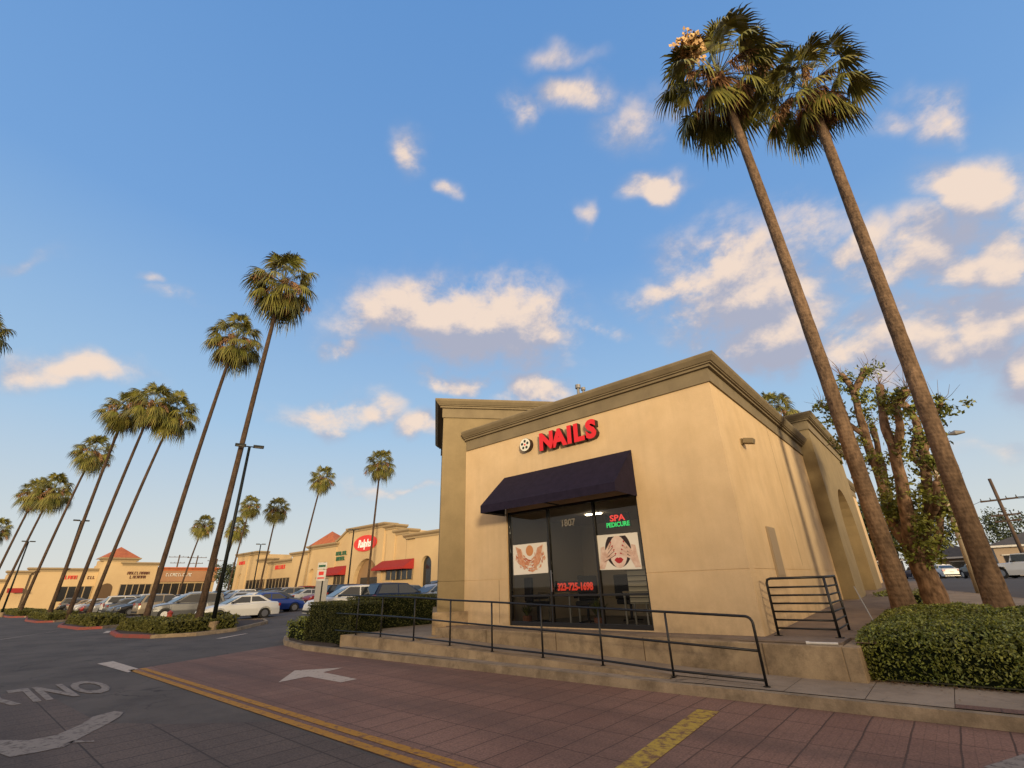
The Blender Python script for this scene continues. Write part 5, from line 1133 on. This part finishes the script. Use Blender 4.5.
WB = thing('shop_building', 'far stucco shop block with red tiled pyramid roof on the left', 'building', (XF, 21, .4), group='shop buildings in the strip mall')
mb = MB(); xb(mb, 17.7, 26.2, .4, 7.3, .8); xb(mb, 17.9, 22.6, 7.2, 8.2, .7); mb.build('wall', MALLS, WB); xtrim(20.8, 26.3, 7.75, .8, WB); xtrim(17.7, 22.8, 8.5, .7, WB); hip2 = MB()
hip2.add([(XF+1.2, 17.5, 8.5), (XF+1.2, 23.0, 8.5), (XF-6, 23.0, 8.5), (XF-6, 17.5, 8.5), (XF-2.4, 20.25, 10.6)], [(0, 1, 4), (1, 2, 4), (2, 3, 4), (3, 0, 4), (3, 2, 1, 0)]); hip2.build('tile_roof', ROOFT, WB)
xwin(21.2, 25.9, 1.4, 3.9, .8, WB, 5); mb = MB(); mb.poly([(XF+.81, y, z) for y, z in [(18.3, 1.0), (20.2, 1.0)]+[(19.25+.95*math.cos(PI*k/8), 3.2+.95*math.sin(PI*k/8)) for k in range(9)]]); mb.build('arched_opening', mat('mall_recess2', (.10, .06, .03), .9), WB)
WC = thing('shop_building', 'long plain tan store block left of the far red-roofed tower', 'building', (XF, 12, .2), group='shop buildings in the strip mall')
mb = MB(); xb(mb, 12.9, 17.7, .2, 6.2, -.4); xb(mb, 8.8, 12.9, .2, 6.3, 0); mb.build('wall', MALLS, WC); xtrim(12.9, 17.8, 6.7, -.4, WC); xtrim(8.8, 12.9, 6.75, .0, WC); xwin(13.2, 17.5, 1.4, 3.7, -.4, WC, 4)
WD = thing('shop_building', 'lowest tan store with a red awning at the far left end of the mall', 'building', (XF, 4, .1), group='shop buildings in the strip mall')
mb = MB(); xb(mb, 6.4, 8.8, .1, 5.8, .4); xb(mb, -4, 6.4, .1, 4.6, -.3); mb.build('wall', MALLS, WD); xtrim(6.4, 8.8, 6.25, .4, WD); xtrim(-4, 6.4, 5.0, -.3, WD)
mb = MB(); mb.poly([(XF+1.6, 6.8, 2.9), (XF+1.6, 8.6, 2.9), (XF+.42, 8.6, 3.6), (XF+.42, 6.8, 3.6)]); mb.build('awning', REDAW, WD)
# store signs
os_ = thing('oval_sign', 'large red oval sign with white lettering reading Ralphs above the supermarket arch', 'sign', (-60.6, 36.7, 7.75))
mb = MB(); mb.ext([(-60.6+2.85*math.cos(k*PI/20), YF-.4, 7.75+1.08*math.sin(k*PI/20)) for k in range(40)][::-1], (0, -.14, 0)); mb.build('oval_panel', mat('oval_red', (.55, .03, .015), .4, emit=((1, .06, .03), .12)), os_)
mb = MB(); text_on(mb, 'Ralphs', 1.45, .05, (-60.6, YF-.58, 7.25), (1, 0, 0), (.12, 0, 1), off=.03, sx=.86, align='CENTER'); mb.build('letters', mat('letter_white', (.75, .73, .68), .5, emit=((1, .95, .9), .2)), os_)
RS = mat('store_sign_red', (.55, .03, .02), .5, emit=((1, .05, .03), .1)); GR = mat('store_sign_green', (.02, .10, .05), .5); DR = mat('store_sign_brown', (.10, .03, .02), .6)
def scribble(name, label, f, s0, z0, w_, h_, m, lines=1):
    """far sign too small to read: a row of upright letter strokes"""
    t = thing(name, label, 'sign', f(s0, 0, z0)); mb = MB(); r = random.Random(int(s0*7+z0*3)); 
    for l in range(lines):
        x = 0; zz = z0-l*h_*1.35; ww = w_*(1-.3*l); off = (w_-ww)/2
        while x < ww:
            a = r.uniform(.45, .75)*h_; p = f(s0+off+x, 0, zz); q = Vector(f(s0+off+x+a, 0, zz))-Vector(p); 
            nrm = Vector(f(0, -.06, 0))-Vector(f(0, 0, 0)); k = r.random(); bw = .24
            mb.obox(p, q*bw, nrm, (0, 0, h_))
            if k < .6: mb.obox(Vector(p)+q*(1-bw), q*bw, nrm, (0, 0, h_))
            if k < .8: mb.obox(Vector(p)+q*bw+Vector((0, 0, h_*.8)), q*(1-2*bw if k < .6 else .6), nrm, (0, 0, h_*.2))
            if k > .3: mb.obox(Vector(p)+q*bw+Vector((0, 0, h_*(.0 if k > .6 else .4))), q*(.5), nrm, (0, 0, h_*.2))
            x += a*1.22
    mb.build('letters', m, t)
fX = lambda pr: (lambda s, d, z: (XF+pr-d, s, z))
scribble('store_sign', 'dark green two-line store sign right of the red pyramid roof', fy(.28), -68.9, 6.55, 3.3, .55, GR, 2)
scribble('store_sign', 'small red store sign on the low shop in the middle of the mall', fy(.06), -89.5, 5.5, 3.6, .65, RS)
scribble('store_sign', 'small red store sign on the tall end block above the little arch', fy(.51), -105.3, 7.0, 3.0, .6, RS)
scribble('store_sign', 'white script-like sign on the orange-brown shop fascia', fX(.06), 28.0, 5.3, 4.2, .55, WHITE)
scribble('store_sign', 'dark brown two-line sign beside the far red-roofed tower', fX(.86), 21.7, 5.6, 3.4, .5, DR, 2)
scribble('store_sign', 'bright red round-lettered sign on the far left store', fX(-.34), 13.4, 4.9, 1.3, .6, RS)
scribble('store_sign', 'dark small sign left of the far red-roofed tower', fX(-.34), 16.4, 4.9, 1.0, .5, DR)
mbp = thing('monument_sign', 'pale square pylon standing among the parked cars behind the parking sign', 'sign', (-26.8, 14, .15))
mb = MB(); mb.box(-27.15, -26.5, 13.9, 14.3, .1, 2.3); bevel(mb.build('pylon', mat('pylon_paint', (.40, .38, .34), .8), mbp), .03)
mb = MB(); mb.box(-27.2, -26.45, 13.85, 14.35, 2.3, 2.38); mb.build('cap', MALLD, mbp)

sdir0 = Vector((.75, -.66, 0)).normalized()
# ================================================================== STREET FURNITURE
sp = thing('parking_sign', 'small white and red parking sign on a thin post behind the ramp hedge', 'sign', (-22.8, 12, .1))
mb = MB(); mb.tube([(-22.8, 12.0, .1), (-22.8, 12.0, 2.95)], .035, 8); mb.build('post', LAMPM, sp)
mb = MB(); mb.obox((-23.05, 11.8, 2.1), (.44, .21, 0), (0, .02, 0), (0, 0, .50)); mb.build('panel', WHITE, sp)
mb = MB(); mb.obox((-23.05, 11.8, 2.63), (.44, .21, 0), (0, .02, 0), (0, 0, .30)); mb.build('panel', WHITE, sp)
mb = MB(); mb.obox((-23.0, 11.823, 2.2), (.34, .163, 0), (0.004, -.012, 0), (0, 0, .06)); mb.obox((-22.95, 11.847, 2.36), (.24, .115, 0), (0.004, -.012, 0), (0, 0, .16)); mb.build('marking', RS, sp)
mb = MB(); mb.obox((-23.0, 11.823, 2.72), (.34, .163, 0), (0.004, -.012, 0), (0, 0, .10)); mb.build('marking', GR, sp)
def lamp(az, D, h, label, ped=True, w_=1.0):
    x, y = pol(az, D); z = g(y); o = thing('lamp_post', label, 'lamp post', (x, y, z), group='tall parking lot lamp posts')
    if ped: mb = MB(); mb.tube([(x, y, z), (x, y, z+.50)], .26, 16); bevel(mb.build('pedestal', CONC, o), .02)
    mb = MB(); mb.tube([(x, y, z+(.45 if ped else 0)), (x, y, h)], [.10, .07], 10); mb.build('pole', LAMPM, o, smooth=True)
    d = Vector((math.cos(R_(az)), -math.sin(R_(az)), 0))
    mb = MB(); a = Vector((x, y, h)); mb.tube([a-d*w_*.5, a+d*w_*.5], .03, 6); mb.build('arm', LAMPM, o)
    for s in (-1, 1):
        n_ = Vector((d.y, -d.x, 0)); c = a+d*(s*w_*.36); mb = MB(); mb.obox(c-d*.26-n_*.16+Vector((0, 0, -.02)), d*.52, n_*.32, (0, 0, .11)); l_ = bevel(mb.build('lamp_head', LAMPM, o), .02)
        mb = MB(); mb.obox(c-d*.2-n_*.11+Vector((0, 0, -.032)), d*.4, n_*.22, (0, 0, .01)); mb.build('lens', mat('lamp_lens', (.35, .33, .28), .4), l_)
lamp(-71.65, 28, 8.95, 'tall black twin-head lamp post beside the tallest left palm', w_=1.2)
lamp(-83.55, 64, 8.8, 'second black twin-head lamp post among the three overlapping palms')
lamp(-86.4, 84, 8.3, 'small far lamp post near the left edge')
lamp(-68.77, 78, 8.1, 'thin far lamp post before the tall-ended shop', False)
lamp(-59.6, 60, 8.3, 'lamp post just left of the supermarket entrance block', False)
hy = thing('fire_hydrant', 'small red fire hydrant standing in the nearest island hedge', 'fire hydrant', (-31.5, 8.3, .15))
mb = MB(); mb.tube([(-31.5, 8.3, .15), (-31.5, 8.3, .75), (-31.5, 8.3, .85), (-31.5, 8.3, .95)], [.12, .12, .15, .03], 12); mb.build('barrel', mat('hydrant_red', (.30, .05, .03), .5), hy)
for s in (-1, 1): mb = MB(); mb.tube([(-31.5, 8.3, .68), (-31.5+s*.18, 8.3, .68)], .06, 10); mb.build('outlet', MATS['hydrant_red'], hy)
def wires(pts, sag, parent, name='wire'):
    a, b = map(Vector, pts); mb = MB(); mb.tube([a.lerp(b, t/10)+Vector((0, 0, -sag*4*(t/10)*(1-t/10))) for t in range(11)], .018, 4, cap=False); mb.build(name, TRIM, parent)
def upole(x, y, h, arms, label, r=.16, d=Vector((1, 0, 0))):
    z = g(y); o = thing('utility_pole', label, 'utility pole', (x, y, z), group='wooden utility poles')
    mb = MB(); mb.tube([(x, y, z), (x, y, h)], [r, r*.75], 10); mb.build('pole', POLEW, o, smooth=True)
    for za, w_ in arms:
        c = Vector((x, y-.15, za)); n_ = Vector((0, .12, 0)); mb = MB(); mb.obox(c-d*w_/2, d*w_, n_, (0, 0, .13)); am = mb.build('crossarm', POLEW, o)
        for s in (-1, -.45, .45, 1): mb = MB(); p = c+d*(w_/2*.93*s)+Vector((0, .06, .13)); mb.tube([p, p+Vector((0, 0, .2))], [.05, .03], 6); mb.build('insulator', TRIM, am)
    return o
up_ = upole(5.05, 59.8, 9.3, [(7.35, 2.5), (6.05, 1.9), (5.55, 1.7)], 'brown utility pole with three crossarms at the right edge', d=Vector((.96, -.28, 0)))
for s in (-1.1, -.5, .5, 1.1): wires(((5.05+s*.96, 59.8-.28*s, 7.5), (32+s, 62, 8.6)), .5, up_)
wires(((4.0, 60.1, 7.5), (-14, 120, 9)), 1.2, up_); wires(((4.2, 60, 6.1), (-14, 120, 8)), 1.2, up_)
for az, D, h, lb in ((-75.6, 150, 11.3, 'far utility pole rising behind the orange-brown shop, leftmost of three'), (-74.1, 152, 11.3, 'far utility pole behind the shops, middle of three'), (-72.4, 155, 10.7, 'far utility pole behind the shops, rightmost of three')):
    x, y = pol(az, D); upole(x, y, h, [(h-.6, 4.2), (h-2.0, 3.)], lb, .2, Vector((.3, .95, 0)))
lp = thing('street_light', 'pale concrete street light pole with a long arm behind the bark tree', 'street light', (.77, 30.9, .66))
mb = MB(); mb.tube([(.77, 30.9, .6), (.84, 30.9, 4.0), (.86, 30.9, 7.85)], [.19, .14, .09], 14); mb.build('pole', mat('pale_concrete', (.42, .35, .25), .85, (.34, .28, .20), 2.), lp, smooth=True)
mb = MB(); mb.tube([(.86, 30.9, 7.7), (1.2, 30.9, 7.85), (1.95, 30.9, 7.90)], .035, 8); mb.build('arm', MATS['galvanised'], lp)
mb = MB(); mb.tube([(1.9, 30.9, 7.9), (2.15, 30.9, 7.93), (2.5, 30.9, 7.90)], [.05, .13, .05], 10); mb.build('lamp_head', MATS['galvanised'], lp)
# unseen building added to keep the low sun off the pavement
OB = thing('sun_blocker_building', 'long beige unseen block added behind the viewer to keep low sun off the pavement', 'building', (42, -36, 0))
oc = Vector((sdir0.x*56, sdir0.y*56+8, 0)); ou = Vector((-sdir0.y, sdir0.x, 0))
mb = MB(); mb.obox(oc-ou*70, ou*125, Vector((sdir0.x, sdir0.y, 0))*10, (0, 0, 8.2)); mb.build('wall', MALLS, OB)
mb = MB(); mb.obox(oc-ou*70.5-Vector((sdir0.x, sdir0.y, 0))*.5+Vector((0, 0, 8.2)), ou*126, Vector((sdir0.x, sdir0.y, 0))*11, (0, 0, .25)); mb.build('roof', MALLD, OB)
for k in range(24):
    for z in (1.0, 4.1):
        mb = MB(); mb.obox(oc-ou*(66-5*k)-Vector((sdir0.x, sdir0.y, 0))*.04+Vector((0, 0, z)), ou*1.8, Vector((sdir0.x, sdir0.y, 0))*.03, (0, 0, 1.4)); mb.build('window', DARKW, OB)
# iron gate past the end wall
gt = thing('iron_gate', 'dark metal barred gate at the far end of the salon side walk', 'gate', (-2.6, 33.6, 1.1))
mb = MB()
for z in (1.05, 1.9, 2.6): mb.box(-3.2, -2.0, 33.58, 33.62, z, z+.05)
mb.build('rail', BLACK, gt)
for i in range(9): mb = MB(); x = -3.2+.145*i; mb.box(x, x+.03, 33.57, 33.60, 1.0, 2.75); mb.build('bar', BLACK, gt)
# houses over the street
def house(x0, x1, y0, y1, z0, ze, zr_, label, wall, roofm, garage=None):
    o = thing('house', label, 'house', ((x0+x1)/2, y0, z0), group='houses across the street')
    mb = MB(); mb.box(x0, x1, y0, y1, z0, ze); mb.build('wall', wall, o); e = .6
    a, b, c, d = (x0-e, y0-e, ze-.1), (x1+e, y0-e, ze-.1), (x1+e, y1+e, ze-.1), (x0-e, y1+e, ze-.1); w_ = min(x1-x0, y1-y0)/2+e
    if x1-x0 > y1-y0: r0, r1 = (x0-e+w_, (y0+y1)/2, zr_), (x1+e-w_, (y0+y1)/2, zr_); fs = [(0, 1, 5, 4), (1, 2, 5), (2, 3, 4, 5), (3, 0, 4), (3, 2, 1, 0)]
    else: r0, r1 = ((x0+x1)/2, y0-e+w_, zr_), ((x0+x1)/2, y1+e-w_, zr_); fs = [(0, 1, 4), (1, 2, 5, 4), (2, 3, 5), (3, 0, 4, 5), (3, 2, 1, 0)]
    mb = MB(); mb.add([a, b, c, d, r0, r1], fs); mb.build('roof', roofm, o)
    mb = MB(); mb.box(x0-e, x1+e, y0-e-.03, y0-e, ze-.28, ze-.08); mb.build('fascia', WHITE, o); return o
RG = mat('shingle_grey', (.085, .075, .065), .9, (.065, .06, .055), 1.5)
HA = house(4.3, 22, 76, 90, 1.1, 4.3, 7.0, 'beige house with a grey shingle hip roof behind the right utility pole', mat('house_beige', (.34, .26, .19), .9), RG)
mb = MB(); mb.box(4.9, 6.5, 75.93, 75.99, 2.0, 3.2); w_ = mb.build('window', DARKW, HA); mb = MB(); mb.box(4.75, 6.65, 75.90, 75.93, 3.2, 3.3); mb.box(4.75, 6.65, 75.90, 75.93, 1.9, 2.0); mb.box(5.67, 5.73, 75.90, 75.93, 2.0, 3.2); mb.build('frame', WHITE, w_)
mb = MB(); mb.box(8.6, 11.2, 75.93, 75.99, 1.1, 3.6); mb.build('garage_door', WHITE, HA)
HB = house(-.9, 3.6, 91, 99, 1.1, 3.7, 5.3, 'small low house wing with a dark roof left of the beige house', mat('house_tan', (.22, .16, .11), .9), RG)
mb = MB(); mb.box(.4, 2.2, 90.93, 90.99, 1.8, 3.0); w_ = mb.build('window', DARKW, HB); mb = MB(); mb.box(.3, 2.3, 90.90, 90.93, 3.0, 3.1); mb.build('frame', WHITE, w_)
HC = house(-11, -5, 88, 96, 1.1, 3.6, 5.0, 'distant pale house glimpsed between the palm trunk and the bark tree', mat('house_pale', (.40, .34, .28), .9), ROOFT)
mb = MB(); mb.box(-8.5, -6.5, 87.93, 87.99, 1.9, 3.0); mb.build('window', DARKW, HC)

# ================================================================== CAMERA
cam = bpy.data.cameras.new('camera'); co = bpy.data.objects.new('camera', cam); col.objects.link(co)
rt, up, fw = Vector((.74877, .66224, -.02796)), Vector((.28649, -.28530, .91462)), Vector((-.59772, .69285, .40335))
M = Matrix((rt, up, -fw)).transposed().to_4x4(); M.translation = Vector((0, 0, 1.6)); co.matrix_world = M
cam.sensor_width = 36; cam.lens = 36*459/1024; cam.clip_start = .05; cam.clip_end = 4000
sc.camera = co
# ================================================================== LIGHT
SUN_EL = 5.0; sd = Vector((.75, -.66, 0)).normalized(); sdir = (sd*math.cos(R_(SUN_EL))+Vector((0, 0, math.sin(R_(SUN_EL))))).normalized()
sl = bpy.data.lights.new('sun', 'SUN'); sl.energy = SUN_E; sl.angle = R_(9.); sl.color = (1., .79, .50)
so = bpy.data.objects.new('sun', sl); col.objects.link(so); so.rotation_euler = sdir.to_track_quat('Z', 'Y').to_euler(); so.location = (20, -20, 20)
W = bpy.data.worlds.new('World'); sc.world = W; W.use_nodes = True; nt = W.node_tree; N = nt.nodes; L = nt.links
bg = N['Background']; bg.inputs['Strength'].default_value = .10
sky = N.new('ShaderNodeTexSky'); sky.sky_type = 'NISHITA'; sky.sun_disc = False; sky.sun_elevation = R_(SUN_EL)
sky.sun_rotation = math.atan2(sdir.x, sdir.y); sky.air_density = 1.; sky.dust_density = .6; sky.ozone_density = 2.
tc = N.new('ShaderNodeTexCoord'); sepz = N.new('ShaderNodeSeparateXYZ'); L.new(tc.outputs['Generated'], sepz.inputs[0])
# cloud field as a node group of the view direction
CL = CLOUDS
ng = bpy.data.node_groups.new('clouds', 'ShaderNodeTree'); ng.interface.new_socket('Vector', in_out='INPUT', socket_type='NodeSocketVector'); ng.interface.new_socket('Density', in_out='OUTPUT', socket_type='NodeSocketFloat')
gn, gl = ng.nodes, ng.links; gi = gn.new('NodeGroupInput'); go = gn.new('NodeGroupOutput'); last = None
wz = gn.new('ShaderNodeTexNoise'); wz.inputs['Scale'].default_value = 7.; wz.inputs['Detail'].default_value = 3.; gl.new(gi.outputs[0], wz.inputs['Vector'])
wsub = gn.new('ShaderNodeVectorMath'); wsub.operation = 'SUBTRACT'; gl.new(wz.outputs['Color'], wsub.inputs[0]); wsub.inputs[1].default_value = (.5, .5, .5)
wsc = gn.new('ShaderNodeVectorMath'); wsc.operation = 'SCALE'; wsc.inputs['Scale'].default_value = .14; gl.new(wsub.outputs[0], wsc.inputs[0])
wad = gn.new('ShaderNodeVectorMath'); gl.new(gi.outputs[0], wad.inputs[0]); gl.new(wsc.outputs[0], wad.inputs[1])
for (c, a, b, ra, rb, s) in CL:
    c, a, b = Vector(c), Vector(a).normalized(), Vector(b).normalized(); n_ = a.cross(b); rot = Matrix((a, b, n_)).transposed().to_euler()
    mp = gn.new('ShaderNodeMapping'); mp.vector_type = 'TEXTURE'; mp.inputs['Location'].default_value = c; mp.inputs['Rotation'].default_value = rot; mp.inputs['Scale'].default_value = (ra*1.25, rb*1.25, .9)
    ln = gn.new('ShaderNodeVectorMath'); ln.operation = 'LENGTH'; mr = gn.new('ShaderNodeMapRange'); mr.interpolation_type = 'SMOOTHSTEP'; mr.inputs[1].default_value = 1.3; mr.inputs[2].default_value = .0; mr.inputs[3].default_value = 0; mr.inputs[4].default_value = s
    gl.new(wad.outputs[0], mp.inputs[0]); gl.new(mp.outputs[0], ln.inputs[0]); gl.new(ln.outputs['Value'], mr.inputs[0])
    if last is None: last = mr.outputs[0]
    else: mx = gn.new('ShaderNodeMath'); mx.operation = 'MAXIMUM'; gl.new(last, mx.inputs[0]); gl.new(mr.outputs[0], mx.inputs[1]); last = mx.outputs[0]
gl.new(last, go.inputs[0])
g1 = N.new('ShaderNodeGroup'); g1.node_tree = ng; L.new(tc.outputs['Generated'], g1.inputs[0])
def cloud_noise(off, det):
    v = N.new('ShaderNodeVectorMath'); v.inputs[1].default_value = off; L.new(tc.outputs['Generated'], v.inputs[0])
    mpn = N.new('ShaderNodeMapping'); mpn.inputs['Scale'].default_value = (1, 1, 1.45); L.new(v.outputs[0], mpn.inputs[0])
    no = N.new('ShaderNodeTexNoise'); no.inputs['Scale'].default_value = 7.5; no.inputs['Detail'].default_value = det; no.inputs['Roughness'].default_value = .62; no.inputs['Distortion'].default_value = .15; L.new(mpn.outputs[0], no.inputs['Vector']); return no.outputs['Fac']
n1 = cloud_noise((0, 0, 0), 9); n2 = cloud_noise(sd*.022+Vector((0, 0, .026)), 6)
def M2(op, a, b, c=None):
    m = N.new('ShaderNodeMath'); m.operation = op
    for k, v in enumerate((a, b, c)):
        if v is None: continue
        if hasattr(v, 'links'): L.new(v, m.inputs[k])
        else: m.inputs[k].default_value = v
    return m.outputs[0]
amp = M2('MINIMUM', M2('MULTIPLY', g1.outputs[0], 10.), 5.4)
dens = M2('MULTIPLY_ADD', g1.outputs[0], 2.2, M2('MULTIPLY', M2('SUBTRACT', n1, .51), amp))
al = N.new('ShaderNodeMapRange'); al.interpolation_type = 'SMOOTHSTEP'; al.inputs[1].default_value = .0; al.inputs[2].default_value = 1.7; al.inputs[4].default_value = .93; L.new(dens, al.inputs[0])
offv = N.new('ShaderNodeVectorMath'); offv.inputs[1].default_value = sd*.03+Vector((0, 0, .055)); L.new(tc.outputs['Generated'], offv.inputs[0])
g2 = N.new('ShaderNodeGroup'); g2.node_tree = ng; L.new(offv.outputs[0], g2.inputs[0])
lt = N.new('ShaderNodeMapRange'); lt.interpolation_type = 'SMOOTHSTEP'; lt.inputs[1].default_value = -.20; lt.inputs[2].default_value = .62; L.new(M2('MULTIPLY_ADD', M2('SUBTRACT', n1, n2), 2.6, M2('SUBTRACT', g1.outputs[0], g2.outputs[0])), lt.inputs[0])
cc = N.new('ShaderNodeMix'); cc.data_type = 'RGBA'; cc.inputs[6].default_value = (*CSHADE, 1); cc.inputs[7].default_value = (*CLIGHT, 1); L.new(lt.outputs[0], cc.inputs[0])
# sky colour: ramp over nishita, warm glow added behind camera to warm the light
rp = N.new('ShaderNodeValToRGB'); cr = rp.color_ramp; L.new(sepz.outputs['Z'], rp.inputs[0])
cr.elements[0].position = 0; cr.elements[0].color = (*SKYRAMP[0][1], 1); cr.elements[1].position = 1; cr.elements[1].color = (*SKYRAMP[-1][1], 1)
for p, c in SKYRAMP[1:-1]: e = cr.elements.new(p); e.color = (*c, 1)
smix = N.new('ShaderNodeMix'); smix.data_type = 'RGBA'; smix.inputs[0].default_value = SKYMIX; L.new(sky.outputs[0], smix.inputs[6]); L.new(rp.outputs[0], smix.inputs[7])
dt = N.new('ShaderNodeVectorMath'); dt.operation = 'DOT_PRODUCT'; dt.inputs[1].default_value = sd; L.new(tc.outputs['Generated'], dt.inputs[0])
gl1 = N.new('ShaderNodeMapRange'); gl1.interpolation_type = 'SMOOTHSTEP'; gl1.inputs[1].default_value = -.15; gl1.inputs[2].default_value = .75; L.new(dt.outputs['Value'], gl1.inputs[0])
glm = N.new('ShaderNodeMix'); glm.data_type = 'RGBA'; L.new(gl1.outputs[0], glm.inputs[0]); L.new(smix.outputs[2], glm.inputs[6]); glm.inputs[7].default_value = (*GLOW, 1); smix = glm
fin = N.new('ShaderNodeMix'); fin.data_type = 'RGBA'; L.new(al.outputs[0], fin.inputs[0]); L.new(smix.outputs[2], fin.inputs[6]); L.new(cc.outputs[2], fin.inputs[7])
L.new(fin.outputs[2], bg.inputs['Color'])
sc.view_settings.view_transform = 'Standard'; sc.view_settings.look = 'None'; sc.view_settings.exposure = 0; sc.view_settings.gamma = 1
W.cycles.sampling_method = 'MANUAL'; W.cycles.sample_map_resolution = 256
sc.cycles.max_bounces = 5; sc.cycles.transparent_max_bounces = 12
